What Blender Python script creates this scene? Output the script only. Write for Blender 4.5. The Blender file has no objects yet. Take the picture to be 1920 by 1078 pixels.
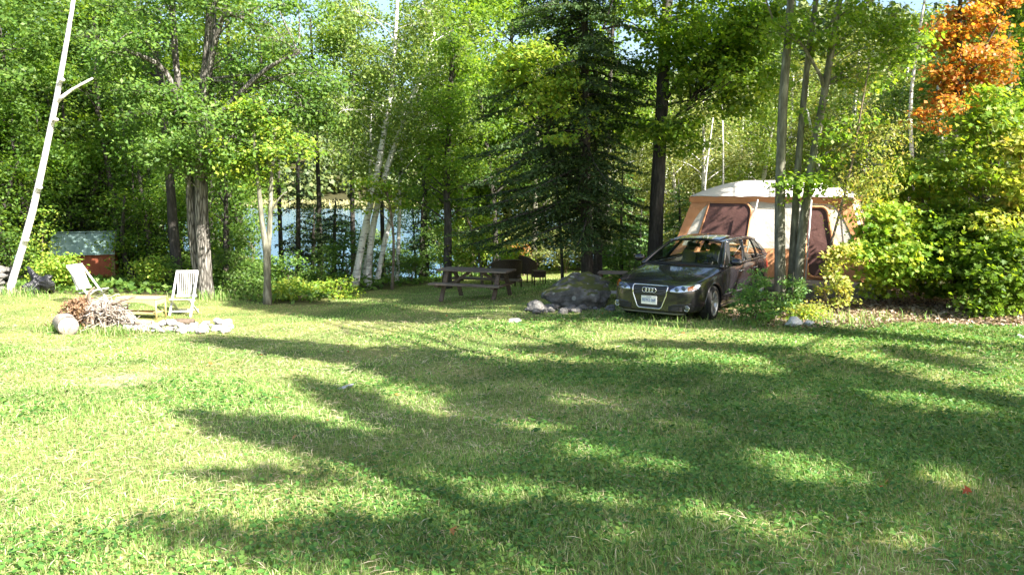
import bpy, bmesh, math, random
import numpy as np
from mathutils import Vector, Matrix
from mathutils.bvhtree import BVHTree
random.seed(7); rng = np.random.default_rng(11)
SC = bpy.context.scene; COL = SC.collection
R = math.radians
F = 1493.0; CX = 960.0; CY = 539.0; CAMZ = 2.4; PITCH = math.atan((539 - 350) / F)
CP, SP = math.cos(PITCH), math.sin(PITCH)

# ------------------------------------------------------------------ helpers
def P(px, py, d):
    """world point seen at photo pixel (px,py) at distance d along +Y"""
    u = (px - CX) / F; v = (CY - py) / F
    y = CP + v * SP; z = -SP + v * CP
    k = d / y
    return np.array([u * k, d, CAMZ + z * k])

def ob(name, me, mat=None, parent=None):
    o = bpy.data.objects.new(name, me); COL.objects.link(o)
    if mat is not None and len(me.materials) == 0: me.materials.append(mat)
    if parent is not None: o.parent = parent
    return o

def tag(o, label=None, cat=None, group=None, kind=None):
    if label: o['label'] = label
    if cat: o['category'] = cat
    if group: o['group'] = group
    if kind: o['kind'] = kind
    return o

def thing(name, label, cat, loc=(0, 0, 0), rz=0.0, group=None):
    o = bpy.data.objects.new(name, None); COL.objects.link(o)
    o.location = tuple(float(c) for c in loc); o.rotation_euler = (0, 0, rz); o.empty_display_size = .1
    return tag(o, label, cat, group)

def np_mesh(name, V, faces, smooth=False):
    """V (n,3); faces: (m,k) int array of k-gons"""
    me = bpy.data.meshes.new(name)
    V = np.asarray(V, dtype=np.float32); faces = np.asarray(faces, dtype=np.int32)
    m, k = faces.shape
    me.vertices.add(len(V)); me.vertices.foreach_set('co', V.ravel())
    me.loops.add(m * k); me.loops.foreach_set('vertex_index', faces.ravel())
    me.polygons.add(m); me.polygons.foreach_set('loop_start', np.arange(0, m * k, k, dtype=np.int32))
    try: me.polygons.foreach_set('loop_total', np.full(m, k, dtype=np.int32))
    except Exception: pass
    if smooth: me.polygons.foreach_set('use_smooth', np.ones(m, dtype=bool))
    me.update(calc_edges=True)
    return me

class MB:
    """collects shapes into one mesh"""
    def __init__(s): s.v = []; s.f = []; s.sm = []
    def add(s, vs, fs, smooth=False):
        b = len(s.v); s.v += [tuple(map(float, v)) for v in vs]
        s.f += [tuple(b + i for i in f) for f in fs]; s.sm += [smooth] * len(fs)
        return s
    def box(s, c, d, rot=None, bev=0.0):
        hx, hy, hz = d[0] / 2, d[1] / 2, d[2] / 2
        if bev <= 0:
            vs = [(x, y, z) for z in (-hz, hz) for y in (-hy, hy) for x in (-hx, hx)]
            fs = [(0, 2, 3, 1), (4, 5, 7, 6), (0, 1, 5, 4), (1, 3, 7, 5), (3, 2, 6, 7), (2, 0, 4, 6)]
        else:
            bm = bmesh.new(); bmesh.ops.create_cube(bm, size=1)
            for v in bm.verts: v.co = Vector((v.co.x * d[0], v.co.y * d[1], v.co.z * d[2]))
            bmesh.ops.bevel(bm, geom=bm.edges[:], offset=min(bev, min(d) * .45), segments=2, affect='EDGES', profile=.5)
            bm.verts.index_update()
            vs = [tuple(v.co) for v in bm.verts]; fs = [tuple(v.index for v in f.verts) for f in bm.faces]; bm.free()
        M = rot if rot is not None else Matrix.Identity(3)
        c = Vector(tuple(map(float, c)))
        return s.add([tuple(M @ Vector(v) + c) for v in vs], fs)
    def bar(s, a, b, w, h, up=(0, 0, 1), bev=0.0):
        a = Vector(tuple(map(float, a))); b = Vector(tuple(map(float, b))); z = b - a; L = z.length; z.normalize()
        u = Vector(up)
        if abs(u.dot(z)) > .98: u = Vector((1, 0, 0))
        x = u.cross(z).normalized(); y = z.cross(x)
        M = Matrix((x, y, z)).transposed()
        return s.box((a + b) / 2, (w, h, L), M, bev)
    def tube(s, pts, rad, n=8, cap=True, jit=0.0):
        pts = [np.asarray(p, float) for p in pts]; m = len(pts)
        if np.isscalar(rad): rad = [rad] * m
        vs = []; prev = None
        for i in range(m):
            t = pts[min(i + 1, m - 1)] - pts[max(i - 1, 0)]; t = t / (np.linalg.norm(t) + 1e-9)
            if prev is None:
                a = np.array([1., 0, 0]) if abs(t[0]) < .8 else np.array([0, 1., 0])
            else: a = prev
            x = a - t * a.dot(t); x /= np.linalg.norm(x) + 1e-9; y = np.cross(t, x); prev = x
            for k in range(n):
                an = 2 * math.pi * k / n
                r = rad[i] * (1 + (random.uniform(-jit, jit) if jit else 0))
                vs.append(pts[i] + r * (math.cos(an) * x + math.sin(an) * y))
        fs = [(i * n + k, i * n + (k + 1) % n, (i + 1) * n + (k + 1) % n, (i + 1) * n + k) for i in range(m - 1) for k in range(n)]
        if cap: fs += [tuple(range(n - 1, -1, -1)), tuple((m - 1) * n + k for k in range(n))]
        return s.add(vs, fs, True)
    def lathe(s, prof, n=24, axis='z', c=(0, 0, 0)):
        vs = []
        for (r, h) in prof:
            for k in range(n):
                a = 2 * math.pi * k / n; x, y = r * math.cos(a), r * math.sin(a)
                p = (x, y, h) if axis == 'z' else ((h, x, y) if axis == 'x' else (x, h, y))
                vs.append((p[0] + c[0], p[1] + c[1], p[2] + c[2]))
        m = len(prof)
        fs = [(i * n + k, i * n + (k + 1) % n, (i + 1) * n + (k + 1) % n, (i + 1) * n + k) for i in range(m - 1) for k in range(n)]
        return s.add(vs, fs, True)
    def ell(s, c, r, nu=12, nv=8):
        prof = [(max(1e-4, math.sin(math.pi * i / nv)), -math.cos(math.pi * i / nv)) for i in range(nv + 1)]
        vs = [(c[0] + r[0] * p * math.cos(2 * math.pi * k / nu), c[1] + r[1] * p * math.sin(2 * math.pi * k / nu), c[2] + r[2] * h) for p, h in prof for k in range(nu)]
        fs = [(i * nu + k, i * nu + (k + 1) % nu, (i + 1) * nu + (k + 1) % nu, (i + 1) * nu + k) for i in range(nv) for k in range(nu)]
        return s.add(vs, fs, True)
    def grid(s, fn, nu, nv, smooth=True, u0=0, u1=1, v0=0, v1=1):
        vs = [fn(u0 + (u1 - u0) * i / nu, v0 + (v1 - v0) * j / nv) for i in range(nu + 1) for j in range(nv + 1)]
        w = nv + 1
        fs = [(i * w + j, (i + 1) * w + j, (i + 1) * w + j + 1, i * w + j + 1) for i in range(nu) for j in range(nv)]
        return s.add(vs, fs, smooth)
    def build(s, name, mat, parent=None, org=None):
        me = bpy.data.meshes.new(name)
        v = s.v if org is None else [(a[0] - org[0], a[1] - org[1], a[2] - org[2]) for a in s.v]
        me.from_pydata(v, [], s.f); me.polygons.foreach_set('use_smooth', s.sm); me.update()
        return ob(name, me, mat, parent)

def copy_tree(o, parent=None):
    c = o.copy(); COL.objects.link(c)
    if parent is not None: c.parent = parent
    for ch in [x for x in o.children]: copy_tree(ch, c)
    return c

# ------------------------------------------------------------------ terrain
def zfrom(px, py, d): return P(px, py, d)
ctrl = [(0, -6, .95), (-8, -4, .8), (8, -4, .95), (0, 0, .8), (-5, 0, .7), (6, 0, .8), (0, 3.4, .73), (-4, 5, .55), (4, 5, .6), (-9, 5, .45), (11, 5, .6), (14, 12, .45), (16, 20, .6), (12, 26, .5), (-16, 12, .2), (-20, 22, -.1), (-14, 34, -1.0)]
for q in [(1920, 612, 12.6), (1690, 585, 14), (1560, 605, 13.6), (1327, 595, 14.6), (1090, 578, 16), (820, 566, 20), (1010, 533, 23.5), (955, 530, 26.5), (590, 577, 20.3), (700, 556, 22), (345, 592, 17.8), (300, 622, 15), (130, 628, 14.3), (15, 548, 19.3), (170, 528, 26), (385, 556, 21.5), (0, 700, 9.4), (500, 565, 21), (640, 545, 25), (1440, 560, 16.8), (1600, 560, 17), (960, 650, 11.6), (480, 720, 9.5), (1440, 720, 9.3)]:
    ctrl.append(tuple(P(*q)))
ctrl = np.array(ctrl, float)
def _base(x, y): return .8 - .055 * np.clip(y, -8, 24) + .015 * x
SIG = 5.0
_d2 = ((ctrl[:, None, :2] - ctrl[None, :, :2]) ** 2).sum(-1)
_w = np.linalg.solve(np.exp(-_d2 / (2 * SIG ** 2)) + .12 * np.eye(len(ctrl)), ctrl[:, 2] - _base(ctrl[:, 0], ctrl[:, 1]))
def sstep(a, b, x): t = np.clip((x - a) / (b - a), 0, 1); return t * t * (3 - 2 * t)
LAKE_Z = -4.3
def H(x, y):
    x = np.asarray(x, float); y = np.asarray(y, float)
    z = _base(x, y)
    for (cx, cy, _), w in zip(ctrl, _w): z = z + w * np.exp(-((x - cx) ** 2 + (y - cy) ** 2) / (2 * SIG ** 2))
    z = z + .018 * np.sin(x * 1.9 + 1.3 * np.sin(y * .9)) * np.cos(y * 1.5 + x * .4) + .01 * np.sin(x * 4.1 + y * 3.3)
    # the mound falls away to the lake
    right = sstep(.17, .30, (x - 2) / np.maximum(y, 8))          # ground on the right stays up
    edge = 29 + 2 * np.sin(x * .3) + 9 * sstep(-6, -18, x)
    t = sstep(edge, edge + 15, y) * (1 - right)
    z = z * (1 - t) + (-5.6 + .2 * np.sin(x * .2)) * t
    z = z * (1 - right * sstep(25, 50, y)) + right * sstep(25, 50, y) * .6
    # far hills
    hill = 46 * sstep(245, 430, y + 25 * np.sin(x * .012)) * (1 + .16 * np.sin(x * .021 + 1) + .08 * np.sin(x * .05))
    hr = right * 30 * sstep(48, 190, y) * (1 + .1 * np.sin(x * .05))
    far = -3.6 + hill
    z = np.where(y > 236, np.maximum(z, far * sstep(236, 262, y) + z * (1 - sstep(236, 262, y))), z)
    return np.maximum(z + hr, -6)
def h(x, y): return float(H(x, y))
def G(px, py):
    """terrain point seen at a photo pixel"""
    lo = 2.2
    for d in np.arange(2.4, 60, .1):
        p = P(px, py, d)
        if p[2] < h(p[0], p[1]):
            return np.array([p[0], p[1], h(p[0], p[1])])
    return p
def at(px, d):
    """point on the terrain in photo column px at distance d"""
    x = (px - CX) / F * d * 1.008
    return np.array([x, d, h(x, d)])

# ------------------------------------------------------------------ materials
def new_mat(name):
    m = bpy.data.materials.new(name); m.use_nodes = True; nt = m.node_tree; nt.nodes.clear()
    out = nt.nodes.new('ShaderNodeOutputMaterial')
    return m, nt, out
def N(nt, t, **kw):
    n = nt.nodes.new(t)
    for k, v in kw.items():
        if k.startswith('i_'):
            n.inputs[k[2:].replace('_', ' ')].default_value = v
        else: setattr(n, k, v)
    return n
def ramp(nt, stops, fac=None, interp='LINEAR'):
    n = nt.nodes.new('ShaderNodeValToRGB'); cr = n.color_ramp; cr.interpolation = interp
    while len(cr.elements) < len(stops): cr.elements.new(.5)
    for e, (p, c) in zip(cr.elements, stops):
        e.position = p; e.color = (c[0], c[1], c[2], 1)
    if fac is not None: nt.links.new(fac, n.inputs[0])
    return n
def coords(nt, scale=(1, 1, 1), kind='Object'):
    tc = nt.nodes.new('ShaderNodeTexCoord'); mp = nt.nodes.new('ShaderNodeMapping'); mp.inputs['Scale'].default_value = scale
    nt.links.new(tc.outputs[kind], mp.inputs['Vector']); return mp.outputs[0]
def mixc(nt, fac, a, b, mode='MIX'):
    n = nt.nodes.new('ShaderNodeMix'); n.data_type = 'RGBA'; n.blend_type = mode
    for sock, v in ((n.inputs[0], fac), (n.inputs[6], a), (n.inputs[7], b)):
        if hasattr(v, 'is_linked') or hasattr(v, 'links'): nt.links.new(v, sock)
        else: sock.default_value = v if not isinstance(v, tuple) else (v[0], v[1], v[2], 1)
    return n.outputs[2]

def leaf_mat(name, cols, trans=.44, rough=.5, spec=.35, warm=1.15):
    m, nt, out = new_mat(name)
    geo = N(nt, 'ShaderNodeNewGeometry'); oi = N(nt, 'ShaderNodeObjectInfo')
    rp = ramp(nt, [(i / (len(cols) - 1), c) for i, c in enumerate(cols)], geo.outputs['Random Per Island'])
    no = N(nt, 'ShaderNodeTexNoise', i_Scale=.9, i_Detail=2.0); nt.links.new(coords(nt), no.inputs['Vector'])
    br = N(nt, 'ShaderNodeMapRange', i_From_Min=.3, i_From_Max=.7, i_To_Min=.75, i_To_Max=1.3); nt.links.new(no.outputs[0], br.inputs[0])
    br2 = N(nt, 'ShaderNodeMapRange', i_To_Min=.85, i_To_Max=1.2); nt.links.new(oi.outputs['Random'], br2.inputs[0])
    mu = N(nt, 'ShaderNodeMath', operation='MULTIPLY'); nt.links.new(br.outputs[0], mu.inputs[0]); nt.links.new(br2.outputs[0], mu.inputs[1])
    vm = N(nt, 'ShaderNodeVectorMath', operation='SCALE'); nt.links.new(rp.outputs[0], vm.inputs[0]); nt.links.new(mu.outputs[0], vm.inputs['Scale'])
    bs = N(nt, 'ShaderNodeBsdfPrincipled', i_Roughness=rough); bs.inputs['Specular IOR Level'].default_value = spec
    nt.links.new(vm.outputs[0], bs.inputs['Base Color'])
    tr = N(nt, 'ShaderNodeBsdfTranslucent')
    tc = mixc(nt, 1.0, vm.outputs[0], (1.35 * warm, 1.5, .55), 'MULTIPLY'); nt.links.new(tc, tr.inputs[0])
    mx = N(nt, 'ShaderNodeMixShader'); mx.inputs[0].default_value = trans
    nt.links.new(bs.outputs[0], mx.inputs[1]); nt.links.new(tr.outputs[0], mx.inputs[2]); nt.links.new(mx.outputs[0], out.inputs[0])
    return m

def surf_mat(name, stops, scale=6, stretch=(1, 1, 1), rough=.85, bump=.3, detail=6, metallic=0, spec=.3, tex='noise', bscale=None, coat=0, bdist=.02):
    m, nt, out = new_mat(name); co = coords(nt, stretch)
    no = N(nt, 'ShaderNodeTexNoise', i_Scale=scale, i_Detail=detail, i_Roughness=.6); nt.links.new(co, no.inputs['Vector'])
    fac = no.outputs[0]
    if tex == 'voronoi':
        vo = N(nt, 'ShaderNodeTexVoronoi', i_Scale=scale * .8); vo.feature = 'DISTANCE_TO_EDGE'; nt.links.new(co, vo.inputs['Vector'])
        mr = N(nt, 'ShaderNodeMapRange', i_From_Max=.25); nt.links.new(vo.outputs[0], mr.inputs[0])
        ma = N(nt, 'ShaderNodeMath', operation='MULTIPLY_ADD'); nt.links.new(mr.outputs[0], ma.inputs[0]); ma.inputs[1].default_value = .45; nt.links.new(no.outputs[0], ma.inputs[2])
        sb = N(nt, 'ShaderNodeMath', operation='SUBTRACT'); nt.links.new(ma.outputs[0], sb.inputs[0]); sb.inputs[1].default_value = .2; fac = sb.outputs[0]
    rp = ramp(nt, stops, fac)
    bs = N(nt, 'ShaderNodeBsdfPrincipled', i_Roughness=rough, i_Metallic=metallic); bs.inputs['Specular IOR Level'].default_value = spec; bs.inputs['Coat Weight'].default_value = coat
    bs.inputs['Coat Roughness'].default_value = .05
    nt.links.new(rp.outputs[0], bs.inputs['Base Color'])
    if bump:
        b = N(nt, 'ShaderNodeBump', i_Strength=bump, i_Distance=bdist); src = fac
        if bscale:
            n2 = N(nt, 'ShaderNodeTexNoise', i_Scale=bscale, i_Detail=4.0); nt.links.new(co, n2.inputs['Vector']); src = n2.outputs[0]
        nt.links.new(src, b.inputs['Height']); nt.links.new(b.outputs[0], bs.inputs['Normal'])
    nt.links.new(bs.outputs[0], out.inputs[0]); return m

def plain(name, c, rough=.5, metallic=0, spec=.5, coat=0, noise=.06, nscale=20):
    a = tuple(max(0, x * (1 - noise * 2)) for x in c); b = tuple(min(1, x * (1 + noise * 2)) for x in c)
    return surf_mat(name, [(.3, a), (.7, b)], scale=nscale, rough=rough, bump=0, metallic=metallic, spec=spec, coat=coat)

# ------------------------------------------------------------------ camera, sun, sky
cam = bpy.data.cameras.new('camera'); co = bpy.data.objects.new('camera', cam); COL.objects.link(co)
co.location = (0, 0, CAMZ); co.rotation_euler = (math.pi / 2 - PITCH, 0, 0)
cam.sensor_width = 36; cam.lens = 36 * F / 1920; cam.clip_end = 3000; cam.clip_start = .1
SC.camera = co
SUN_EL = R(40); SUN_H = np.array([.77, -.64]); SUN_H /= np.linalg.norm(SUN_H)
SUN = np.array([SUN_H[0] * math.cos(SUN_EL), SUN_H[1] * math.cos(SUN_EL), math.sin(SUN_EL)])
sl = bpy.data.lights.new('sun', 'SUN'); sl.energy = 5.0; sl.angle = R(.5); sl.color = (1, .95, .86)
so = bpy.data.objects.new('sun', sl); COL.objects.link(so); so.location = tuple(SUN * 60)
so.rotation_euler = Vector(tuple(SUN)).to_track_quat('Z', 'Y').to_euler()
wd = bpy.data.worlds.new('World'); SC.world = wd; wd.use_nodes = True; wn = wd.node_tree
sky = wn.nodes.new('ShaderNodeTexSky'); sky.sky_type = 'NISHITA'; sky.sun_disc = False; sky.sun_elevation = SUN_EL
sky.sun_rotation = math.atan2(SUN_H[0], SUN_H[1]); sky.air_density = 1.0; sky.dust_density = 2.0; sky.ozone_density = 1.0
wn.links.new(sky.outputs[0], wn.nodes['Background'].inputs[0]); wn.nodes['Background'].inputs[1].default_value = .08
SC.view_settings.view_transform = 'Standard'; SC.view_settings.look = 'None'; SC.view_settings.exposure = 2.0; SC.view_settings.gamma = 1
SC.cycles.max_bounces = 7; SC.cycles.diffuse_bounces = 3; SC.cycles.glossy_bounces = 3; SC.cycles.transmission_bounces = 4; SC.cycles.transparent_max_bounces = 12
SC.cycles.caustics_reflective = False; SC.cycles.caustics_refractive = False; SC.cycles.sample_clamp_indirect = 6
SC.cycles.use_denoising = True
# ------------------------------------------------------------------ ground
LAWN = [at(-150, 18.5), at(15, 19.2), at(120, 20), at(230, 20.8), at(330, 21.6), at(400, 21.3), at(500, 20.6), at(600, 20.6), at(650, 23.5), at(760, 26), at(860, 28), at(1080, 29), at(1150, 24), at(1180, 19), at(1280, 19), at(1400, 17), at(1352, 14.6), at(1420, 13.5), at(1500, 13.3), at(1700, 12.9), at(1950, 12.6), at(2600, 12.2), np.array([16, -6, 0]), np.array([-16, -6, 0])]
LAWN = np.array([(p[0], p[1]) for p in LAWN])
def inside(x, y, poly=LAWN):
    c = np.zeros(np.shape(x), bool); n = len(poly)
    for i in range(n):
        x1, y1 = poly[i]; x2, y2 = poly[i - 1]
        k = ((y1 > y) != (y2 > y)) & (x < (x2 - x1) * (y - y1) / (y2 - y1 + 1e-12) + x1)
        c ^= k
    return c
def wob(x, y): return .18 * np.sin(x * 3.1 + y * 2.2) + .12 * np.sin(x * 7.3 - y * 5.1)
def spaced(a, b, s0, g, maxs):
    out = [a]; s = s0
    while out[-1] < b:
        out.append(out[-1] + s); s = min(s * g, maxs)
    return out
xp = list(np.arange(0, 15, .25)) + spaced(15, 900, .35, 1.12, 40)
xs = np.array([-v for v in xp[:0:-1]] + xp)
ys = np.array([-v for v in spaced(8, 60, 2, 1.3, 15)[::-1]] + list(np.arange(-7.5, 29, .25)) + spaced(29, 1000, .4, 1.08, 30))
gx, gy = np.meshgrid(xs, ys); gz = H(gx, gy)
nx, ny = len(xs), len(ys)
ii = np.arange(nx * ny).reshape(ny, nx)
quads = np.stack([ii[:-1, :-1], ii[:-1, 1:], ii[1:, 1:], ii[1:, :-1]], -1).reshape(-1, 4)
gme = np_mesh('ground', np.stack([gx, gy, gz], -1).reshape(-1, 3), quads, True)
def soft(x, y, r=.45):
    m = 0
    for k in range(8):
        a = k * math.pi / 4; m = m + inside(x + wob(x, y) + r * math.cos(a), y + wob(y, x) + r * math.sin(a)).astype(float)
    return m / 8
lawn_v = soft(gx.ravel(), gy.ravel())
litter_v = ((gx > 3.2) & (gy < 17.2) & (gy > 5)).ravel() * (1 - lawn_v)
bare = [at(230, 9.6)[:2], at(200, 9.0)[:2], at(105, 12.2)[:2]]
bare_v = np.zeros_like(lawn_v)
for b in bare: bare_v = np.maximum(bare_v, np.clip(.9 - ((gx.ravel() - b[0]) / .5) ** 2 - ((gy.ravel() - b[1]) / .3) ** 2, 0, .7))
ca = gme.color_attributes.new('zone', 'FLOAT_COLOR', 'POINT')
ca.data.foreach_set('color', np.stack([lawn_v, litter_v, bare_v, np.ones_like(lawn_v)], -1).astype(np.float32).ravel())
m, nt, out = new_mat('ground_soil')
at_ = N(nt, 'ShaderNodeAttribute', attribute_name='zone'); sp = N(nt, 'ShaderNodeSeparateColor'); nt.links.new(at_.outputs['Color'], sp.inputs[0])
cd = coords(nt)
n1 = N(nt, 'ShaderNodeTexNoise', i_Scale=.7, i_Detail=6.0); n2 = N(nt, 'ShaderNodeTexNoise', i_Scale=22.0, i_Detail=6.0); n3 = N(nt, 'ShaderNodeTexVoronoi', i_Scale=16.0)
for n_ in (n1, n2, n3): nt.links.new(cd, n_.inputs['Vector'])
lawn_c = ramp(nt, [(.25, (.09, .10, .04)), (.45, (.17, .19, .07)), (.62, (.28, .27, .13)), (.8, (.36, .32, .19))], n2.outputs[0])
patch = ramp(nt, [(.35, (.55, .75, .5)), (.65, (1.35, 1.25, 1.1))], n1.outputs[0])
lawn_m = mixc(nt, 1.0, lawn_c.outputs[0], patch.outputs[0], 'MULTIPLY')
lit_c = ramp(nt, [(.0, (.05, .035, .025)), (.3, (.14, .10, .07)), (.55, (.27, .20, .14)), (.9, (.42, .33, .24))], n3.outputs['Color'])
lit_n = mixc(nt, .5, lit_c.outputs[0], mixc(nt, n2.outputs[0], (.10, .075, .05), (.36, .28, .20)))
for_c = ramp(nt, [(.3, (.028, .022, .014)), (.5, (.06, .06, .025)), (.7, (.09, .085, .04))], n2.outputs[0])
c1 = mixc(nt, sp.outputs[1], for_c.outputs[0], lit_n); c2 = mixc(nt, sp.outputs[2], mixc(nt, sp.outputs[0], c1, lawn_m), mixc(nt, n2.outputs[0], (.22, .17, .12), (.50, .43, .34)))
bs = N(nt, 'ShaderNodeBsdfPrincipled', i_Roughness=.95); bs.inputs['Specular IOR Level'].default_value = .1; nt.links.new(c2, bs.inputs['Base Color'])
bp = N(nt, 'ShaderNodeBump', i_Strength=.6, i_Distance=.04); nt.links.new(n2.outputs[0], bp.inputs['Height']); nt.links.new(bp.outputs[0], bs.inputs['Normal']); nt.links.new(bs.outputs[0], out.inputs[0])
tag(ob('ground', gme, m), kind='structure')

# lake
m, nt, out = new_mat('lake_water')
bs = N(nt, 'ShaderNodeBsdfPrincipled', i_Roughness=.12); bs.inputs['Base Color'].default_value = (.08, .17, .26, 1); bs.inputs['IOR'].default_value = 1.33  # base blue carries part of the sky reflection in the colour
n1 = N(nt, 'ShaderNodeTexNoise', i_Scale=1.3, i_Detail=4.0); nt.links.new(coords(nt, (.5, 2.2, 1)), n1.inputs['Vector'])
bp = N(nt, 'ShaderNodeBump', i_Strength=.6, i_Distance=.2); nt.links.new(n1.outputs[0], bp.inputs['Height']); nt.links.new(bp.outputs[0], bs.inputs['Normal']); nt.links.new(bs.outputs[0], out.inputs[0])
lk = MB(); lk.add([(-600, 28, LAKE_Z), (60, 28, LAKE_Z), (130, 300, LAKE_Z), (-600, 300, LAKE_Z)], [(0, 1, 2, 3)])
tag(lk.build('lake', m), kind='structure')

# ------------------------------------------------------------------ leaf clouds
def unit(v): return v / (np.linalg.norm(v, axis=-1, keepdims=True) + 1e-9)
def leaf_cloud(C, Nn, size, aspect=.6, shape='d', T=None):
    """one small folded leaf per centre; returns verts, faces"""
    n = len(C); Nn = unit(Nn)
    if T is None: T = rng.normal(size=(n, 3))
    T = unit(T - Nn * (T * Nn).sum(-1, keepdims=True)); B = np.cross(Nn, T)
    s = (size if np.ndim(size) else np.full(n, size))[:, None]
    if shape == 'd':
        prof = [(-.5, 0, 0), (-.02, .5 * aspect, .07), (.5, 0, -.05), (-.02, -.5 * aspect, .07)]; loc = [(0, 1, 2, 3)]
    elif shape == 'h':     # broad leaf with two quads folded at the midrib
        prof = [(-.5, 0, 0), (-.12, .5 * aspect, .1), (.28, .36 * aspect, .05), (.52, 0, -.06), (.28, -.36 * aspect, .05), (-.12, -.5 * aspect, .1)]
        loc = [(0, 1, 2, 3), (0, 3, 4, 5)]
    else:                  # lobed maple leaf
        prof = [(-.45, 0, 0), (-.3, .5, .06), (-.02, .2, .02), (.12, .5, .03), (.18, .16, .0), (.55, 0, -.08), (.18, -.16, .0), (.12, -.5, .03), (-.02, -.2, .02), (-.3, -.5, .06), (0.02, 0, 0.0)]
        loc = [(0, 1, 2, 10), (2, 3, 4, 10), (4, 5, 6, 10), (6, 7, 8, 10), (8, 9, 0, 10)]
    k = len(prof)
    V = np.stack([C + s * (a * T + b * B + c * Nn) for a, b, c in prof], 1).reshape(-1, 3)
    base = np.arange(n)[:, None] * k
    Fc = np.concatenate([base + np.array(q)[None] for q in loc], 0)
    return V, Fc

LM = dict(
    grass=leaf_mat('grass_blades', [(.085, .19, .04), (.14, .28, .055), (.20, .35, .08), (.31, .38, .14), (.50, .46, .27)], trans=.3, rough=.6, spec=.2),
    clover=leaf_mat('clover_leaf', [(.05, .14, .03), (.08, .20, .035), (.12, .25, .05), (.18, .28, .06)], trans=.28, spec=.3),
)
def near_cols(y0, y1, dens):
    """random points on the lawn that the camera can see"""
    a = .90 * (y1 ** 2 - y0 ** 2); n = int(a * dens)
    y = np.sqrt(rng.uniform(y0 ** 2, y1 ** 2, n)); x = rng.uniform(-.90, .90, n) * y
    return x, y
def patchf(x, y):   # 0..1: dry to lush
    v = np.sin(x * .9 + 1.7 * np.sin(y * .6)) + np.sin(y * 1.3 - x * .5 + 2) + .7 * np.sin(x * 2.7 + y * 1.9) + .6 * np.sin(x * 5.3 - y * 4.1 + 1)
    v = v + .55 * (x - .15 * y) * .5
    return 1 / (1 + np.exp(-1.1 * v))
def blades(y0, y1, dens, hgt, wid):
    x, y = near_cols(y0, y1, dens); lu = patchf(x, y)
    keep = inside(x + wob(x, y), y + wob(y, x)) & (rng.random(len(x)) < .55 + .45 * lu)
    for b in bare: keep &= ~(((x - b[0]) / .55) ** 2 + ((y - b[1]) / .30) ** 2 < rng.uniform(-.4, 1.1, len(x)))
    x, y, lu = x[keep], y[keep], lu[keep]; n = len(x); z = H(x, y) - .004
    hh = hgt * rng.uniform(.45, 1.25, n) * (.7 + .5 * lu); ln = rng.uniform(.15, 1.1, n) * hh; az = rng.uniform(0, 2 * np.pi, n)
    d = np.stack([np.cos(az), np.sin(az), 0 * az], -1); sd = np.stack([-np.sin(az), np.cos(az), 0 * az], -1) * (wid * rng.uniform(.6, 1.3, n))[:, None] / 2
    # face the blade at random
    b0 = np.stack([x, y, z], -1); up = np.array([0, 0, 1.])
    mid = b0 + d * (ln * .35)[:, None] + up * (hh * .62)[:, None]; tip = b0 + d * ln[:, None] + up * (hh * rng.uniform(.75, 1, n))[:, None]
    V = np.stack([b0 - sd, b0 + sd, mid + sd * .8, mid - sd * .8, tip + sd * .15, tip - sd * .15], 1).reshape(-1, 3)
    bs_ = np.arange(n)[:, None] * 6
    return V, np.concatenate([bs_ + np.array([[0, 1, 2, 3]]), bs_ + np.array([[3, 2, 4, 5]])], 0)
def cat(parts):
    Vs, Fs, b = [], [], 0
    for V, Fc in parts: Vs.append(V); Fs.append(Fc + b); b += len(V)
    return np.concatenate(Vs), np.concatenate(Fs)
V, Fc = cat([blades(3.0, 6, 5500, .05, .0040), blades(6, 9.5, 2800, .048, .0055), blades(9.5, 14, 1500, .045, .008), blades(14, 29, 520, .042, .013)])
tag(ob('lawn_grass', np_mesh('lawn_grass', V, Fc), LM['grass']), kind='stuff')
def clov(y0, y1, dens, size):
    x, y = near_cols(y0, y1, dens); lu = patchf(x + .4, y) * .75 + .25 * patchf(x * 2.3, y * 2.1)
    keep = inside(x + wob(x, y), y) & (rng.random(len(x)) < np.clip(lu * 1.5 - .42, .03, 1))
    x, y = x[keep], y[keep]; n = len(x)
    C = np.stack([x, y, H(x, y) + rng.uniform(.012, .06, n)], -1)
    return leaf_cloud(C, np.array([0, 0, 1.]) + rng.normal(size=(n, 3)) * .33, size * rng.uniform(.6, 1.4, n), .8, 'h')
V, Fc = cat([clov(3.0, 6, 2300, .025), clov(6, 10, 1000, .035), clov(10, 15, 400, .045)])
tag(ob('clover', np_mesh('clover', V, Fc), LM['clover']), kind='stuff')

def straw(y0, y1, dens, L):
    x, y = near_cols(y0, y1, dens); k = inside(x, y) & (rng.random(len(x)) > patchf(x, y) * .8); x, y = x[k], y[k]; n = len(x)
    C = np.stack([x, y, H(x, y) + rng.uniform(.012, .045, n)], -1); T = rng.normal(size=(n, 3)); T[:, 2] *= .2
    return leaf_cloud(C, np.array([0, 0, 1.]) + rng.normal(size=(n, 3)) * .2, L * rng.uniform(.5, 1.4, n), .06, 'd', T)
LM['straw'] = leaf_mat('dry_straw', [(.40, .33, .20), (.55, .48, .32), (.30, .22, .13)], trans=.1, spec=.15, warm=1)
V, Fc = cat([straw(3, 6, 420, .075), straw(6, 10, 220, .09), straw(10, 16, 90, .13)])
tag(ob('dry_straw', np_mesh('dry_straw', V, Fc), LM['straw']), kind='stuff')
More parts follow.
